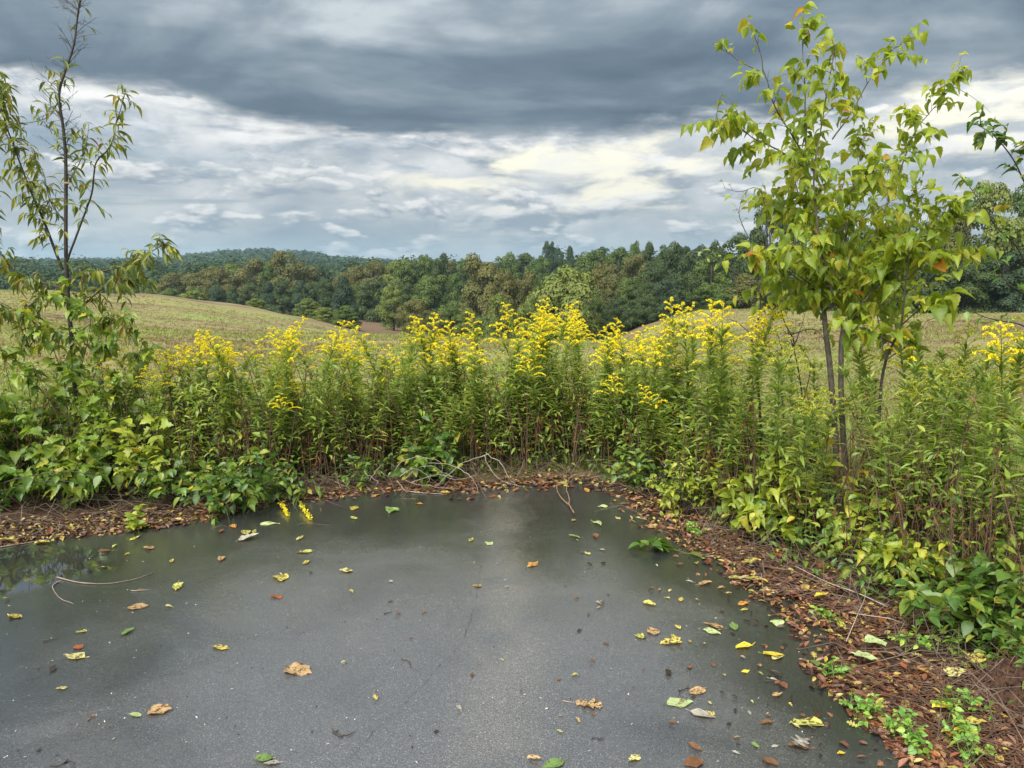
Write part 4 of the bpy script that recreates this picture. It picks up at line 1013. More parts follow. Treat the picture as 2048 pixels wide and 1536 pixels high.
def trunk_vine():
    Y = 5.75
    base = np.array([*at(165, 965, Y)[:2], 0.]); base[2] = float(H(*base[:2])) - .02
    o = thing('climbing_vine', base, 'leafy vine climbing the lower trunk of the slender tree', 'vine'); p = Plant(o, STEM_D)
    for px, d1, nt in (([(160, 900), (148, 800), (140, 700), (132, 620), (128, 570)], .0, 26), ([(150, 850), (120, 740), (90, 670), (60, 640)], -.2, 16), ([(165, 850), (195, 730), (225, 670), (250, 640)], -.15, 18), ([(170, 880), (230, 780), (270, 720), (285, 690)], -.1, 15),
                       ([(140, 860), (80, 780), (30, 720), (-10, 690)], -.2, 16), ([(150, 800), (175, 680), (180, 620)], -.25, 14), ([(150, 860), (60, 830), (0, 800)], -.3, 12)):
        b, Q = p.limb(np.concatenate([[base], traced(px, Y, Y + d1)]), .005, .0016); p.twigs(Q, b, nt, .25, 1, .15, 4.5, .074, droop=.75, up=.1, r=.0016)
    p.place([L_MAPLE, L_CORD, L_CORD2], LF_LIME, 280)
trunk_vine()

# ------------------------------------------------------------------ shrubs
def shrub(px, base_py, top_py, wpx, label, tmpls, mat, size, stems, leafn, limit=130, back=0.0, depth=.35, droop=.4, cat='shrub', group=None, name='shrub', lift=0.0, twl=.13, wood=None):
    g0 = G(px, base_py); Y = g0[1] + back
    base = np.array([(px - 1024) / F * Y / CP * .99, Y, 0.]); base[2] = float(H(*base[:2])) - .015
    if base_py > 955 and back <= 0: base[2] = max(base[2], -.02)
    top = at(px, top_py, Y)[2] - base[2]; w = wpx / F * Y * .5
    o = thing(name, base, label, cat, group); p = Plant(o, wood or STEM_D)
    for i in range(stems):
        a = U(0, 6.28); rr = math.sqrt(U(.03, 1)); e = U(.35, 1.0)
        tip = base + np.array([math.cos(a) * w * rr, math.sin(a) * min(w, depth) * rr, max(.05, top * (1 - .55 * rr ** 2) * e + lift)])
        mid = base + (tip - base) * .5 + np.array([0, 0, .18 * top * U(.2, 1)]) + rng.normal(0, .02, 3)
        b, Q = p.limb(np.array([base + np.r_[rng.normal(0, .03, 2), 0], mid, tip]), .0042 if top > .4 else .0024, .0012, 'branch', 10, 5)
        p.twigs(Q, b, max(3, int(leafn)), .25, 1, twl, 4, size, droop=droop, spread=.9, r=.0013)
    p.place(tmpls, mat, limit)
    return o
def shrubs():
    OV, CO = [L_OVATE, L_OVATE2], [L_CORD, L_CORD2]
    shrub(40, 1000, 640, 300, 'broad-leaved light green bush at the left edge before the slender tree', [L_MAPLE, L_CORD, L_CORD2], LF_LIME, .080, 24, 5, 260, .35, .45)
    shrub(205, 1000, 620, 260, 'leafy light green bush wrapped round the foot of the slender tree', [L_MAPLE, L_CORD], LF_LIME, .078, 24, 5, 240, .45, .45)
    shrub(270, 1005, 760, 220, 'yellow-green lobed-leaved bush right of the slender tree trunk', [L_MAPLE, L_OVATE], LF_YG, .070, 18, 5, 200, .2, .35)
    shrub(95, 1010, 800, 240, 'light green bush under the slender tree, left of its trunk', [L_MAPLE, L_CORD], LF_LIME, .076, 17, 5, 200, .1, .3)
    shrub(-130, 1040, 700, 300, 'tall leafy bush mostly outside the left edge of the view', [L_CORD, L_OVATE], LF_GREEN, .10, 14, 5, 100, .3, .4)
    shrub(330, 1010, 880, 230, 'low small-leaved green shrub left of the honeysuckle-like mound', OV, LF_GREEN, .062, 14, 5, 150, .1, .3)
    shrub(455, 1020, 868, 250, 'dense low mound of oval leaves at the pavement edge left of centre', OV, LF_GREEN, .062, 26, 6, 260, .02, .32)
    shrub(560, 1000, 905, 150, 'thin low shrub behind the drooping goldenrod', OV, LF_GREEN, .050, 9, 5, 100, .15, .25)
    shrub(880, 985, 812, 170, 'rounded green shrub behind the dry vine tangle in the middle', [L_OVATE, L_CORD], LF_GREEN, .078, 17, 5, 200, .35, .3)
    shrub(700, 975, 905, 120, 'small spiky weed clump left of the dry vine tangle', [L_LANCE, L_OVATE2], LF_GREEN, .06, 8, 4, 90, .1, .2)
    shrub(1290, 995, 880, 150, 'low round-leaved shrub at the back corner of the pavement', OV, LF_GREEN, .055, 13, 5, 140, .25, .25)
    shrub(1390, 1035, 905, 170, 'yellow-green fine-leaved shrub on the right of the pavement corner', [L_OVATE2], LF_YG, .045, 18, 6, 190, .12, .28)
    shrub(1545, 1080, 850, 210, 'bright yellow-green shrub in front of the bare saplings', [L_OVATE, L_CORD2], LF_YG, .076, 20, 5, 240, .18, .3)
    shrub(1680, 1110, 865, 220, 'yellow-green broad-leaved shrub at the foot of the leafy sapling', [L_OVATE, L_CORD], LF_YG, .080, 14, 5, 180, .2, .3)
    shrub(1610, 1085, 945, 230, 'low sparse pale green shrub leaning over the red litter', [L_OVATE2], LF_YG, .052, 11, 5, 140, .08, .3)
    shrub(1850, 1190, 990, 240, 'shrub with sprays of lime-green leaves right of the litter strip', [L_OVATE2, L_CORD2], LF_YG, .058, 13, 5, 160, .15, .3)
    shrub(1985, 1300, 1040, 230, 'dense green shrub with large oval leaves at the right edge', [L_OVATE, L_OVATE], LF_GREEN, .070, 22, 6, 260, .15, .25)
    shrub(2040, 1230, 880, 260, 'tall green shrub behind the large-leaved one at the right edge', OV, LF_GREEN, .06, 15, 5, 170, .6, .35)
    shrub(1760, 1150, 960, 170, 'sparse yellow-green shrub between the sapling and the lime-green one', OV, LF_YG, .055, 8, 5, 90, .25, .3)
    shrub(1450, 1050, 790, 130, 'dark green bushy weed left of the crooked sapling', [L_OVATE2, L_LANCE], LF_GREEN, .06, 12, 5, 120, .7, .3)
    shrub(1410, 1030, 690, 90, 'dark leafy clump among the goldenrods on the right', OV, LF_DEEP, .06, 8, 5, 90, .9, .2)
    # branch of large dark leaves hanging over the left litter bed
    g0 = G(60, 1042); base = np.array([g0[0] - .35, g0[1] + .28, -.02])
    o = thing('leafy_branch', base, 'low branch of large deep green leaves above the left litter bed', 'branch'); p = Plant(o, STEM_D)
    for px, nt in (([(-60, 1010), (0, 965), (80, 945), (150, 940), (205, 955)], 12), ([(-40, 1000), (20, 975), (100, 960), (170, 965)], 10)):
        b, Q = p.limb(np.concatenate([[base], traced(px, base[1] - .05, base[1] - .2)]), .005, .0015); p.twigs(Q, b, nt, .2, 1, .07, 3, .085, droop=.85, up=.1)
    p.place([L_OVATE, L_OVATE2], LF_DEEP, 120)
    for px, py, w, h, l in [(1860, 1290, 120, 55, 'bright green seedling patch in the litter under the right shrub'), (1720, 1352, 60, 40, 'small seedling clump at the pavement edge, upper of the right row'),
                            (1765, 1425, 64, 50, 'seedling clump with pale green leaves just below the upper one'), (1815, 1445, 56, 55, 'seedling clump beside the pale one on the right litter'),
                            (1880, 1475, 70, 50, 'green seedling clump left of the yellow leaves at lower right'), (1900, 1500, 50, 40, 'lowest small seedling left of the lower right corner'),
                            (2000, 1425, 90, 50, 'seedling clump under the earth mound at the right edge'), (2020, 1520, 80, 60, 'bright seedling clump in the lower right corner'),
                            (1990, 1470, 50, 40, 'tiny seedlings left of the right edge above the corner clump'), (1690, 1235, 60, 26, 'tiny seedlings on bare earth in the right litter strip'),
                            (1400, 1068, 40, 24, 'low green tuft at the edge of the red litter'), (245, 1062, 60, 60, 'yellowish sprig hanging over the left litter bed'), (1950, 1290, 60, 40, 'green sprig below the large-leaved shrub at right')]:
        shrub(px, py, py - h, w, l, [L_OVATE], LF_FRESH if 'yellowish' not in l else LF_YG, .025 if px > 300 else .045, 6, 2, 60, 0, .12, .05, 'seedling', 'seedlings on the litter', 'seedling', 0, .04, STEM_G)
shrubs()

# ------------------------------------------------------------------ things lying about
def fallen_goldenrod():
    g0 = G(560, 992); base = np.array([g0[0], g0[1] + .12, 0.0])
    o = thing('goldenrod', base, 'goldenrod bent over with its two yellow heads touching the pavement', 'goldenrod')
    lf = MB(); fl = MB()
    for px in ([(560, 985), (545, 952), (553, 985), (566, 1012), (577, 1034)], [(566, 985), (562, 945), (580, 985), (602, 1018), (621, 1042)]):
        P = traced(px, base[1], base[1]); ys = np.linspace(0, -.26, len(px)); P[:, 1] += ys; P[0] = base
        P[-1] = np.array([*G(*px[-1])[:2], .012]); P[-2][2] = max(P[-2][2], .05)
        Q = smooth_line(P, 22); mb = MB(); mb.tube(Q - base, np.linspace(.004, .002, 22), 5); mb.build('stem', STEM_G, o, True)
        n = 30; t = U(.3, .86, n); d = rdir(n) * np.array([1, 1, .3]) + np.array([0, -.5, -.3])
        lf.scatter(L_LANCE, on_line(Q, t) - base, frames(d, np.array([0, 0, 1.]) + .4 * rdir(n)), np.stack([U(.09, .12, n), U(.06, .1, n), U(.06, .1, n)], -1), U(0, 1, n))
        m = 170; q = on_line(Q, U(.88, 1, m)) - base + rdir(m) * .017 * U(.2, 1, m)[:, None]; q[:, 2] = np.maximum(q[:, 2], .004)
        fl = MB(); fl.scatter(L_CARD, q, frames(rdir(m), rdir(m)), U(.008, .014, m), U(0, 1, m)); fl.build('flower_head', GR_BLOOM, o)
    tag(lf.build('foliage', GR_LEAF, o), kind='stuff')
fallen_goldenrod()

def litter():
    """red-brown leaf litter along the pavement edge"""
    twg, lf = MB(), MB()
    def drop(n, px_of, off, sz, rlo, rhi, zz=.012):
        e = EDGE; seg = np.linalg.norm(np.diff(e, axis=0), axis=1)
        u = np.array([px_of() for _ in range(n)])
        s = np.interp(u, [p[0] for p in EDGE_PX], np.arange(len(e)))
        i = np.clip(s.astype(int), 0, len(e) - 2); f = (s - i)[:, None]
        q = e[i] * (1 - f) + e[i + 1] * f; tg = unit(e[i + 1] - e[i]); nr = np.stack([-tg[:, 1], tg[:, 0]], -1)
        d = off(u); q = q + nr * d[:, None]
        on_slab = d < 0
        z = np.where(on_slab, .004, H(q[:, 0], q[:, 1]) + .006 + np.clip(d, 0, .04) * 0) + np.abs(rng.normal(0, zz, n)) * np.clip(.3 + d * 4, .3, 1)
        z = np.where((d >= 0) & (d < .05), np.maximum(z, .004), z)
        nn = unit(np.array([0, 0, 1.]) + .42 * rdir(n)); al = unit(np.cross(nn, rdir(n)))
        k = rng.integers(0, 4, n); S = U(*sz, n); R = np.clip(rng.beta(2, 2, n) * (rhi - rlo) + rlo, 0, 1); fr = frames(al, nn); pos = np.c_[q, z]
        for j, t in enumerate((L_CURLED, L_OVATE2, L_BIT, L_OAK)):
            m = k == j; lf.scatter(t, pos[m], fr[m], S[m], R[m])
    drop(5200, lambda: U(-300, 370), lambda u: rng.normal(.15, .15, len(u)).clip(-.05, .6), (.014, .042), .42, .90)
    drop(900, lambda: U(-300, 460), lambda u: rng.normal(.05, .12, len(u)).clip(-.10, .5), (.022, .055), 0, 1)
    drop(1500, lambda: U(370, 1290), lambda u: rng.normal(.14, .12, len(u)).clip(-.10, .5), (.02, .055), .0, .95)
    drop(600, lambda: U(900, 1380), lambda u: rng.normal(.05, .14, len(u)).clip(-.22, .4), (.025, .065), .35, 1)
    drop(4600, lambda: U(1280, 1700), lambda u: rng.normal(.26, .20, len(u)).clip(-.12, .9), (.014, .046), .05, .86)
    drop(6500, lambda: U(1600, 2150), lambda u: rng.normal(.30, .26, len(u)).clip(-.10, 1.1), (.012, .044), 0, .72)
    drop(800, lambda: U(1280, 2100), lambda u: rng.normal(.12, .16, len(u)).clip(-.26, .6), (.02, .055), 0, 1)
    tag(lf.build('leaf_litter', LITTER), 'bed of wet red-brown fallen leaves along the pavement edge', 'leaf litter', kind='stuff')
    for i in range(1700):
        u = U(1350, 2100) if i < 1300 else U(-250, 1300); s = np.interp(u, [p[0] for p in EDGE_PX], np.arange(len(EDGE))); k = min(int(s), len(EDGE) - 2)
        q = EDGE[k] + (EDGE[k + 1] - EDGE[k]) * (s - k); tg = unit(EDGE[k + 1] - EDGE[k]); nr = np.array([-tg[1], tg[0]])
        q = q + nr * abs(rng.normal(.28, .22)); z = float(H(*q)) + .015 + abs(rng.normal(0, .012)); a = U(0, 6.28); L = U(.05, .24)
        d = np.array([math.cos(a), math.sin(a), rng.normal(0, .06)]) * L
        c = np.array([*q, z]); twg.tube([c, c + d * .5 + rng.normal(0, .008, 3), c + d], [U(.0012, .003)] * 3, 4)
    tag(twg.build('fallen_twigs', STEM_B), 'thin brown twigs scattered through the leaf litter', 'twigs', kind='stuff')
litter()

FL = {}
def flat_mat(name, col, spots=.2, sc=(0.10, 0.05, 0.02)):
    lo, hi = tuple(c * .82 for c in col), tuple(min(1, c * 1.18) for c in col)
    return leaf_mat('fallen_' + name, [(0, lo), (1, hi)], .12, .38, .35, spots, sc)
FCOL = {'yellow': (0.46, 0.40, 0.09), 'pale yellow': (0.52, 0.50, 0.20), 'orange': (0.48, 0.25, 0.06), 'tan': (0.40, 0.27, 0.13), 'brown': (0.16, 0.075, 0.035), 'dark': (0.028, 0.02, 0.015),
        'green': (0.13, 0.22, 0.06), 'pale green': (0.34, 0.42, 0.19), 'grey': (0.30, 0.28, 0.24), 'red': (0.25, 0.075, 0.03), 'bright yellow': (0.60, 0.48, 0.05), 'yellow-green': (0.38, 0.41, 0.10)}
FMAT = {k: flat_mat(k.replace(' ', '_').replace('-', '_'), v, .50 if k in ('yellow', 'tan', 'pale yellow', 'orange', 'yellow-green') else .44) for k, v in FCOL.items()}
def fallen_mesh(kind, col):
    key = (kind, col, int(rng.integers(3)))
    if key not in FL:
        t = {'oval': leaf_t([(0, 0), (.06, .12), (.22, .23), (.42, .26), (.62, .22), (.82, .12), (.93, .05), (1, 0)], .18, -.05, .18),
             'broad': leaf_t([(0, 0), (.0, .16), (.12, .33), (.3, .41), (.5, .38), (.7, .27), (.88, .12), (1, 0)], .15, -.04, .2),
             'curled': leaf_t([(0, 0), (.08, .10), (.25, .2), (.45, .22), (.65, .18), (.85, .08), (1, 0)], .75, -.12, .25, .4),
             'oak': leaf_t([(0, 0), (.12, .03), (.20, .17), (.25, .16), (.29, .04), (.42, .30), (.48, .29), (.50, .05), (.68, .33), (.74, .30), (.73, .05), (.90, .18), (.94, .08), (1, 0)], .2, -.06, .28),
             'bit': L_BIT}[kind]
        V = t[0].copy(); n = len(V)
        V[:, 0] += rng.normal(0, .022, n) + .10 * U(-1, 1) * V[:, 1] ** 2; V[:, 1] += rng.normal(0, .018, n)
        V[:, 2] += rng.normal(0, .016, n) + .05 * np.sin(V[:, 1] * U(4, 9) + U(0, 6)) * np.sign(V[:, 0]) * np.abs(V[:, 0]) * 3
        V[:, 2] -= np.percentile(V[:, 2], 12)
        mb = MB(); mb.add(V, t[1], t[2]); FL[key] = mb.mesh('fallen_leaf', FMAT[col], True)
    return FL[key]
def fallen_leaves():
    Y_, PY, O, T, B, D, GR, PG, GY, RD, BY, YG = 'yellow', 'pale yellow', 'orange', 'tan', 'brown', 'dark', 'green', 'pale green', 'grey', 'red', 'bright yellow', 'yellow-green'
    data = [(19, 1232, 32, 'oval', Y_), (277, 1074, 24, 'oval', YG), (307, 1098, 22, 'broad', T), (223, 1103, 26, 'curled', B), (235, 1093, 12, 'bit', YG), (261, 1112, 14, 'bit', Y_), (341, 1127, 18, 'curled', Y_), (202, 1138, 9, 'bit', PY),
        (446, 1114, 30, 'oval', T), (475, 1083, 42, 'curled', GY), (488, 1062, 34, 'oval', YG), (507, 1068, 20, 'oval', YG), (465, 1050, 28, 'oval', O), (519, 1050, 40, 'oval', PG), (444, 1061, 22, 'curled', B), (593, 1082, 22, 'curled', PY),
        (626, 1103, 34, 'oval', YG), (607, 1130, 22, 'oval', Y_), (561, 1151, 38, 'broad', Y_), (357, 1167, 38, 'oval', YG), (563, 1197, 28, 'oval', RD), (254, 1218, 42, 'oval', T), (345, 1216, 18, 'curled', PY), (175, 1263, 22, 'oval', YG),
        (243, 1272, 30, 'oval', GR), (158, 1300, 22, 'broad', RD), (170, 1317, 44, 'oval', PY), (456, 1299, 36, 'oval', Y_), (576, 1337, 54, 'broad', T), (113, 1379, 22, 'oval', PY), (299, 1423, 42, 'broad', T), (282, 1434, 26, 'oval', PG),
        (545, 1518, 34, 'broad', GR), (560, 1527, 30, 'curled', GY), (101, 1345, 22, 'curled', D), (66, 1089, 36, 'curled', Y_), (8, 1203, 14, 'bit', Y_), (10, 1078, 30, 'oval', YG),
        (940, 1084, 22, 'oval', YG), (983, 1091, 18, 'broad', PG), (704, 1144, 26, 'broad', PY), (699, 1184, 12, 'bit', Y_), (963, 1174, 18, 'broad', T), (1074, 1126, 32, 'oval', O), (1180, 1111, 18, 'oval', PY), (1160, 1077, 24, 'curled', GR),
        (1194, 1078, 26, 'curled', B), (1312, 1057, 26, 'broad', T), (791, 1017, 36, 'broad', GR), (712, 1014, 30, 'oval', Y_), (714, 1039, 18, 'broad', YG), (977, 997, 20, 'oak', RD), (832, 1008, 18, 'oval', O), (1149, 1040, 18, 'oval', YG),
        (1186, 1045, 34, 'curled', PG), (1215, 1014, 20, 'broad', PG), (1285, 1206, 34, 'curled', Y_), (1200, 1210, 14, 'bit', Y_), (1319, 1289, 44, 'curled', Y_), (1308, 1271, 30, 'broad', T), (1292, 1276, 24, 'broad', YG), (1337, 1341, 28, 'curled', D),
        (1157, 1355, 14, 'bit', Y_), (1143, 1407, 58, 'oak', T), (1333, 1411, 54, 'oval', PG), (1114, 1462, 14, 'oval', PY), (1279, 1513, 32, 'oval', PY), (1128, 1523, 48, 'oval', GR), (1054, 1518, 30, 'curled', T), (945, 1348, 16, 'curled', B),
        (792, 1232, 14, 'bit', RD), (747, 1396, 16, 'bit', Y_), (913, 1418, 16, 'bit', GY), (683, 1331, 12, 'bit', PY), (1209, 1126, 16, 'curled', D), (776, 1207, 12, 'curled', D), (620, 1145, 12, 'curled', D),
        (1555, 1242, 32, 'broad', PG), (1604, 1248, 34, 'oval', T), (1540, 1178, 34, 'broad', T), (1549, 1186, 30, 'oval', PY), (1457, 1157, 50, 'oval', PY), (1482, 1157, 44, 'oval', Y_), (1397, 1171, 32, 'curled', T), (1406, 1260, 38, 'oval', PG),
        (1447, 1258, 40, 'oval', T), (1470, 1261, 32, 'oval', GR), (1495, 1206, 30, 'oval', O), (1495, 1219, 18, 'oval', YG), (1360, 1204, 18, 'oval', Y_), (1356, 1287, 32, 'oval', Y_), (1503, 1291, 42, 'curled', BY), (1524, 1308, 40, 'oval', BY),
        (1559, 1312, 28, 'broad', PY), (1628, 1321, 32, 'oval', GR), (1482, 1128, 40, 'oval', Y_), (1524, 1107, 36, 'oval', PY), (1379, 1389, 42, 'oval', T), (1379, 1424, 50, 'oval', GY), (1430, 1433, 20, 'oval', Y_), (1648, 1449, 66, 'oval', YG),
        (1621, 1478, 52, 'oak', GY), (1619, 1499, 40, 'curled', B), (1689, 1507, 18, 'oval', BY), (1544, 1445, 28, 'curled', B), (1406, 1505, 32, 'curled', B), (1404, 1524, 40, 'broad', B), (1517, 1498, 18, 'oval', GR), (1524, 1519, 36, 'curled', B),
        (1565, 1356, 32, 'curled', D), (1561, 1389, 26, 'curled', T), (1497, 1343, 18, 'oval', BY), (1515, 1350, 12, 'bit', YG), (1640, 1084, 30, 'oval', YG), (1652, 1190, 38, 'oval', BY), (1762, 1285, 46, 'broad', PG), (1710, 1312, 40, 'broad', PG),
        (1677, 1250, 30, 'oval', Y_), (1667, 1267, 18, 'broad', YG), (1942, 1329, 42, 'broad', Y_), (1892, 1351, 42, 'broad', PY), (1992, 1312, 44, 'oak', BY), (1903, 1414, 46, 'oval', BY), (1954, 1465, 50, 'oval', BY), (1925, 1447, 40, 'oval', Y_),
        (1766, 1457, 36, 'oval', O), (1733, 1169, 30, 'broad', PG), (1857, 1349, 24, 'broad', O), (1800, 1330, 26, 'curled', RD), (1760, 1250, 26, 'curled', RD), (1640, 1140, 26, 'curled', RD), (1690, 1160, 26, 'curled', RD), (1905, 1480, 26, 'curled', RD), (1880, 1520, 26, 'curled', RD), (1570, 1120, 26, 'curled', RD),
        (1322, 1010, 24, 'oval', Y_), (1262, 1000, 20, 'oval', O), (1345, 1030, 26, 'oval', Y_), (1290, 1040, 22, 'oval', PG), (1236, 1010, 18, 'curled', B), (1130, 968, 26, 'broad', YG), (1175, 985, 24, 'oval', O), (1100, 975, 22, 'oak', RD), (930, 968, 20, 'oak', RD), (880, 985, 22, 'oval', Y_), (760, 990, 24, 'oval', O), (1240, 1040, 18, 'oval', PY)]
    for i in range(120):   # smaller scraps, denser to the right
        q = rng.random()
        px = U(60, 1200) if q < .22 else (U(1150, 1640) if q < .6 else U(1330, 1660)); py = U(1060, 1520)
        data.append((px, py, U(7, 17), rng.choice(['bit', 'curled', 'oval']), rng.choice([B, D, D, T, GY, PY, Y_, B])))
    SIZE = lambda s: 'tiny' if s < 15 else ('small' if s < 28 else ('large' if s >= 44 else 'mid-sized'))
    SHAPE = {'oval': 'oval', 'broad': 'broad', 'curled': 'curled', 'oak': 'lobed', 'bit': 'scrap of'}
    def where(px, py):
        if px > 1690: return 'on the litter at lower right' if py > 1380 else 'on the litter strip at right'
        if py < 1030: return 'by the dry vines at the back of the pavement' if px < 1050 else 'at the back corner of the pavement'
        if px < 330: return 'near the left litter bed' if py < 1150 else ('around the curved twig at left' if py < 1290 else 'on the lower left pavement')
        if px < 660: return 'before the drooping goldenrod' if py < 1160 else ('on the left pavement below mid-height' if py < 1380 else 'at the lower left of the pavement')
        if px < 1060: return 'along the crack in the middle' if 880 < px and py < 1300 else ('on the open middle of the pavement' if py < 1300 else 'on the bottom middle of the pavement')
        if px < 1300: return 'between the crack and the leaf clump' if py < 1300 else 'right of the bottom middle of the pavement'
        return 'just below the green leaf clump' if py < 1230 else ('beside the right litter strip' if py < 1400 else 'on the lower right pavement')
    pave = {(1143, 1407): 'tan oak leaf with deep narrow lobes on the pavement right of the crack', (576, 1337): 'large tan leaf with dark spot on the pale sheen at lower left',
            (1648, 1449): 'largest yellow-green fallen leaf on the lower right pavement', (1555, 1242): 'round pale green leaf on the dark pavement beside the right litter',
            (1128, 1523): 'green leaf at the bottom edge right of the middle', (545, 1518): 'green leaf at the bottom edge left of the middle', (1074, 1126): 'orange oval leaf alone right of the crack',
            (791, 1017): 'dark green broad leaf at the back of the pavement', (1992, 1312): 'bright yellow lobed leaf on the earth mound at the right edge', (1604, 1248): 'tan oval leaf beside the round pale green leaf',
            (1333, 1411): 'long pale green leaf on the lower right pavement', (1954, 1465): 'long bright yellow leaf in the lower right litter', (299, 1423): 'tan broad leaf touching a green one at lower left'}
    for px, py, s, kind, col in data:
        g = G(px, py); off = 0.0
        d = np.array([np.interp(px, [q[0] for q in EDGE_PX], [q[1] for q in EDGE_PX])])
        on = py > d[0]
        z = .0045 if on else max(float(H(g[0], g[1])) + .022, .010)
        me = fallen_mesh(str(kind), str(col)); L = s / F * math.hypot(g[1], EYE) * .98
        o = link('fallen_leaf', me); a = U(0, 6.28) if s < 40 else U(-.6, .6) + math.pi / 2 * (1 if rng.random() < .5 else -1)
        o.location = (g[0], g[1], z); o.scale = (L, L, L); o.rotation_euler = (rng.normal(0, .04 if on else .12), rng.normal(0, .04 if on else .12), a)
        lab = pave.get((px, py)) or f"{SIZE(s)} {col} {SHAPE[str(kind)]} fallen leaf {where(px, py)}"
        tag(o, lab, 'leaf', 'fallen leaves ' + where(px, py))
fallen_leaves()

def stick(lines, label, mat, r, name='twig', cat='twig', z=None, Ys=None, group=None):
    P0 = G(*lines[0][0]); base = np.array([P0[0], P0[1], 0.0])
    if len(lines) > 1: o = thing(name, base, label, cat, group)
    for i, ln in enumerate(lines):
        Q = np.array([np.array([*G(a, b)[:2], r + (z or .002)]) for a, b in ln]); Q = smooth_line(Q, max(8, 5 * len(ln)))
        Q[:, 2] += np.abs(np.cumsum(rng.normal(0, .0007, len(Q)))) * (0 if z is None else 2)
        Q[:, :2] += np.cumsum(rng.normal(0, .0012, (len(Q), 2)), 0)
        mb = MB(); mb.tube(Q - base, np.linspace(r, r * .45, len(Q)) * U(.8, 1.2, len(Q)), 5)
        if len(lines) > 1: mb.build('stem', mat, o, True)
        else:
            o = mb.build(name, mat, None, True); o.location = base; tag(o, label, cat, group)
    return o
def sticks():
    z7 = lambda L: [(a * .3815, 950 + b * .3815) for a, b in L]
    z8 = lambda L: [(650 + a * .414, 900 + b * .414) for a, b in L]
    z6 = lambda L: [(1300 + a * .4142, 900 + b * .4142) for a, b in L]
    stick([z7([(300, 540), (370, 562), (440, 575), (560, 578), (700, 555), (800, 520)]), z7([(320, 560), (290, 575), (275, 600), (310, 655), (380, 688)])], 'long curved pale twig in two arcs on the left pavement', wood_mat('twig_grey_brown', (.11, .085, .06), (.30, .25, .19), 40), .0034)
    stick([z7([(0, 382), (130, 362), (260, 338), (420, 300)])], 'straight thin twig lying along the left litter edge', STEM_P, .003)
    stick([z7([(268, 1528), (320, 1528), (370, 1508), (400, 1530)]), z7([(345, 1515), (360, 1495)])], 'small dark crooked twig at the bottom left edge', STEM_D, .003)
    stick([z7([(225, 875), (260, 868), (300, 860)])], 'short dark straight twig on the left pavement', STEM_D, .0022)
    stick([z7([(690, 608), (740, 606), (790, 601)])], 'short pale twig right of the curved one', STEM_P, .002)
    stick([z8([(35, 1370), (85, 1388), (135, 1370)]), z8([(45, 1375), (50, 1355)]), z8([(85, 1388), (70, 1385), (35, 1350)])], 'dark forked twig at the bottom left of the middle', STEM_D, .003)
    stick([z8([(372, 1012), (405, 1022), (412, 1050)])], 'small dark hooked twig on the middle pavement', STEM_D, .0025)
    stick([z8([(1285, 1400), (1320, 1402), (1352, 1415)]), z8([(1320, 1402), (1345, 1400)])], 'thin dark forked twig below the oak leaf', STEM_D, .002)
    stick([z8([(245, 1165), (265, 1150)])], 'tiny dark twig left of the crack', STEM_D, .002)
    stick([z8([(285, 795), (325, 783)])], 'tiny dark twig on the upper middle pavement', STEM_D, .002)
    stick([z6([(895, 1180), (930, 1205), (970, 1232)])], 'pale short stick at the right litter edge', STEM_P, .003)
    stick([z6([(552, 1118), (600, 1122), (640, 1118)])], 'dark thin twig on the right pavement', STEM_D, .0022)
    stick([z6([(140, 1170), (180, 1155), (225, 1165)]), z6([(180, 1155), (190, 1135)])], 'thin dark twig beside the tan leaf at right', STEM_D, .002)
    # branch lying at the back corner
    stick([z8([(1205, 320), (1180, 280), (1140, 240), (1120, 200), (1120, 160)]), z8([(1180, 280), (1175, 230), (1165, 200), (1180, 150)])], 'forked brown branch end lying at the back corner', wood_mat('branch_brown', (.10, .055, .03), (.27, .17, .10), 30), .006, 'fallen_branch', 'branch', .01)
    stick([z8([(1300, 140), (1350, 175), (1400, 195), (1450, 200), (1500, 205)])], 'thin dark branch lying right of the forked one', STEM_D, .004, 'fallen_branch', 'branch', .006)
    # pale dry vines in the middle
    z3 = lambda L: [(600 + a * .358, 450 + b * .358) for a, b in L]
    g0 = G(800, 985); base = np.array([g0[0], g0[1] + .05, 0.])
    o = thing('dry_vine_tangle', base, 'tangle of pale bare looping vines at the back edge of the pavement', 'vines')
    for ln, d0, d1 in (([(520, 1400), (560, 1330), (650, 1300), (760, 1320), (800, 1360), (790, 1420)], .1, .0), ([(540, 1430), (600, 1470), (700, 1490), (800, 1512)], 0, -.1), ([(580, 1410), (640, 1440), (760, 1470), (880, 1478)], .05, -.02),
                       ([(720, 1330), (830, 1340), (920, 1390), (970, 1450), (985, 1530)], .1, -.1), ([(1040, 1270), (1100, 1310), (1150, 1370), (1200, 1430), (1290, 1462)], .15, .05), ([(590, 1420), (700, 1350), (780, 1350), (860, 1400)], .1, .05),
                       ([(1050, 1280), (900, 1340), (760, 1470)], .15, .0), ([(360, 1380), (400, 1410), (440, 1440)], .1, 0), ([(450, 1345), (400, 1400), (380, 1420)], .15, .05), ([(620, 1440), (760, 1400), (900, 1430), (1000, 1400)], .1, .1), ([(560, 1400), (640, 1360), (730, 1420), (700, 1480)], .05, 0),
                       ([(1030, 1290), (1060, 1350), (1130, 1420), (1230, 1450)], .2, .05)):
        px = z3(ln); P = traced(px, base[1] + d0, base[1] + d1); P[:, 2] = np.maximum(P[:, 2], .008)
        Q = smooth_line(P, 22) + np.cumsum(rng.normal(0, .0035, (22, 3)), 0); Q[:, 2] = np.maximum(Q[:, 2], .006)
        mb = MB(); mb.tube(Q - base, np.linspace(.0026, .0012, 22) * U(.75, 1.25, 22), 5); mb.build('vine_stem', STEM_P, o, True)
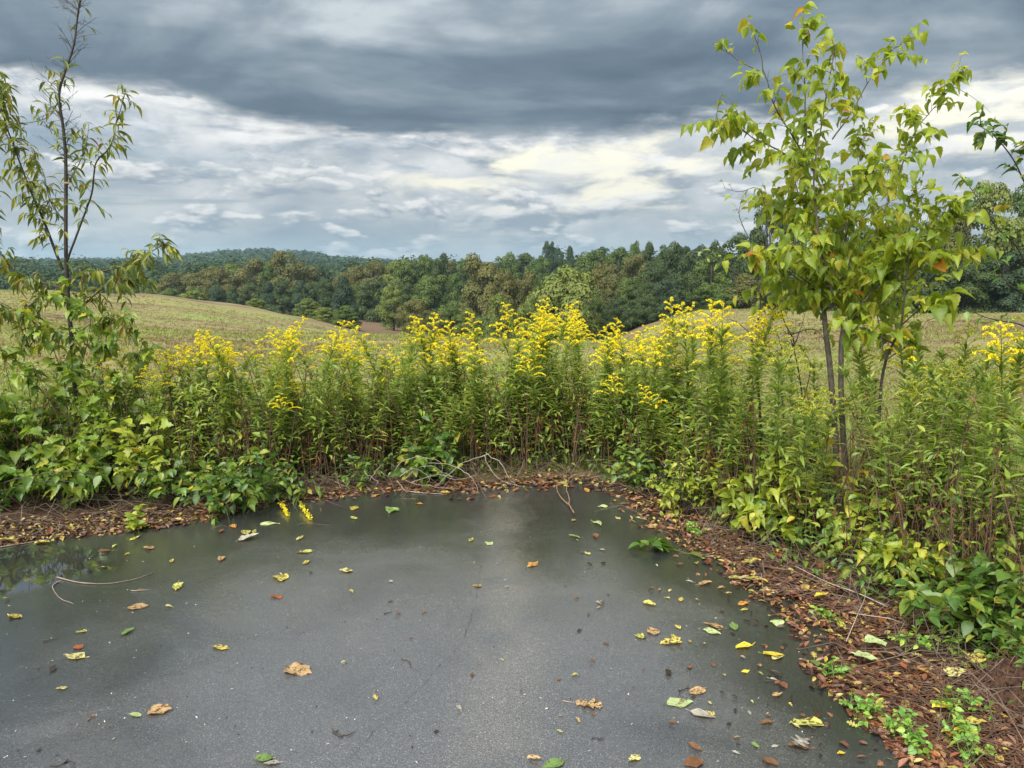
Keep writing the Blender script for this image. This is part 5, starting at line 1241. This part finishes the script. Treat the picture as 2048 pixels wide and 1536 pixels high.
    # grey canes arching over the right litter
    for ln, l, r in ((z6([(590, 290), (690, 360), (770, 395), (870, 425), (950, 475), (1020, 530)]), 'pale arched cane leaning out of the right shrubs', .004),
                     (z6([(700, 560), (860, 640), (1000, 690), (1150, 730)]), 'long thin grey cane lying across the right litter', .003),
                     (z6([(1020, 640), (1040, 700), (1000, 800), (950, 890)]), 'thin grey runner hanging down over the right litter', .0022),
                     (z6([(960, 785), (1060, 800), (1160, 815), (1250, 818)]), 'straight thin cane low in the right litter', .0025)):
        g0 = G(*ln[-1]); Yb = max(G(*q)[1] for q in ln)
        P = []
        for i, q in enumerate(ln):
            gg = G(*q); h = .10 * math.sin(math.pi * min(1, (i + .6) / (len(ln)))) if 'arched' in l else .03
            P.append(at(q[0], q[1], gg[1] - h / .42 * .9)); P[-1][2] = max(P[-1][2], .02)
        P = np.array(P); b = P[-1].copy(); b[2] = max(0, float(H(*b[:2]))); P[-1] = b
        mb = MB(); mb.tube(smooth_line(P, 20) - b, np.linspace(r * .6, r, 20), 5); o = mb.build('cane', STEM_P, None, True); o.location = b; tag(o, l, 'cane')
sticks()

def leaf_clump():
    g0 = G(1300, 1100); o = thing('leaf_clump', (g0[0], g0[1], 0.004), 'torn-off sprig of wilted green leaves on the right pavement', 'leaf clump')
    mb = MB(); mb.tube([(0, 0, .012), (.08, -.01, .015), (.17, -.05, .006), (.22, -.10, .004)], [.002, .002, .0015, .001], 4); mb.build('stem', STEM_G, o)
    mes = []
    for t in (L_OVATE, L_OVATE2, L_CORD2):
        m2 = MB(); m2.add(*t); mes.append(m2.mesh('leaf', LF_DEEP, True))
    for i in range(15):
        a = U(0, 6.28); r = U(.0, .07); d = np.array([math.cos(a), math.sin(a) * .8, U(-.1, .25)])
        put_leaf('leaf', mes[i % 3], np.array([math.cos(a) * r, math.sin(a) * r * .8, U(.012, .05)]), frames(d, np.array([0, 0, 1.]) + .5 * rdir(1)[0]), U(.07, .11), o)
    put_leaf('leaf', mes[0], np.array([.21, -.08, .008]), frames(np.array([.6, -.5, .05]), np.array([0., 0, 1])), .085, o)
leaf_clump()

def flecks():
    mb = MB(); dk = MB(); n = 260
    px, py = U(0, 1700, n), U(1030, 1536, n) ; P = np.array([G(a, b) for a, b in zip(px, py)])
    ok = np.array([b > np.interp(a, [q[0] for q in EDGE_PX], [q[1] for q in EDGE_PX]) + 6 for a, b in zip(px, py)]); P = P[ok]; n = len(P); P[:, 2] = .004
    m = rng.random(n) < .6
    fr = frames(unit(np.c_[rng.normal(size=(n, 2)), np.zeros(n)]), np.array([0, 0, 1.]) + .3 * rdir(n))
    S = np.stack([U(.004, .009, n), U(.004, .013, n), U(.004, .01, n)], -1)
    mb.scatter(L_BIT, P[m], fr[m], S[m], U(0, 1, m.sum())); mb.scatter(L_BIT, P[~m], fr[~m], S[~m] * 1.2, U(0, 1, (~m).sum()), 1)
    tag(mb.build('debris_flecks', [flat_mat('fleck_pale', (.55, .52, .45), 0), flat_mat('fleck_dark', (.03, .025, .02), 0)]), 'tiny pale and dark flecks of plant debris strewn over the wet pavement', 'debris', kind='stuff')
flecks()

def mound():
    """heap of bare red-brown earth at the right edge"""
    g0 = G(2030, 1372); n = 60
    t = np.linspace(-1, 1, n); X, Yg = np.meshgrid(t, t); r = np.hypot(X, Yg)
    Z = .11 * np.clip(1 - r ** 1.6, 0, None) + .018 * np.sin(X * 9 + 1) * np.cos(Yg * 8) * np.clip(1 - r, 0, 1) + rng.normal(0, .009, X.shape) * (r < .95) + .02 * np.abs(np.sin(X * 17 + 3 * Yg) * np.sin(Yg * 21 - 4 * X)) * (r < .9) + .012 * np.abs(np.sin(X * 31 + Yg * 11) * np.sin(Yg * 37)) * (r < .9)
    V = np.stack([X * .22, Yg * .17, np.where(r < 1, Z, -.03)], -1).reshape(-1, 3)
    i, j = np.meshgrid(np.arange(n - 1), np.arange(n - 1), indexing='ij'); a = i * n + j
    T = np.concatenate([np.stack([a, a + 1, a + n + 1], -1).reshape(-1, 3), np.stack([a, a + n + 1, a + n], -1).reshape(-1, 3)])
    m = wood_mat('bare_earth', (0.025, 0.011, 0.006), (0.10, 0.046, 0.025), 40, .95)
    mb = MB(); mb.add(V, T)
    okt = (np.array([(1, 0, 0), (0, 1, 0), (-1, 0, 0), (0, -1, 0), (0, 0, 1), (0, 0, -1)], float), np.array([(0, 1, 4), (1, 2, 4), (2, 3, 4), (3, 0, 4), (1, 0, 5), (2, 1, 5), (3, 2, 5), (0, 3, 5)]), np.full((6, 2), .5))
    k = 420; pk = V[rng.integers(0, len(V), k)]; pk = pk[pk[:, 2] > -.01]; k = len(pk)
    mb.scatter(okt, pk, frames(rdir(k), rdir(k)), np.stack([U(.004, .016, k), U(.004, .018, k), U(.004, .014, k)], -1), U(0, 1, k))
    o = mb.build('earth_mound', m, None, True); o.location = (g0[0] + .05, g0[1], -.03)
    tag(o, 'small mound of bare red-brown earth at the right edge', 'earth mound')
mound()
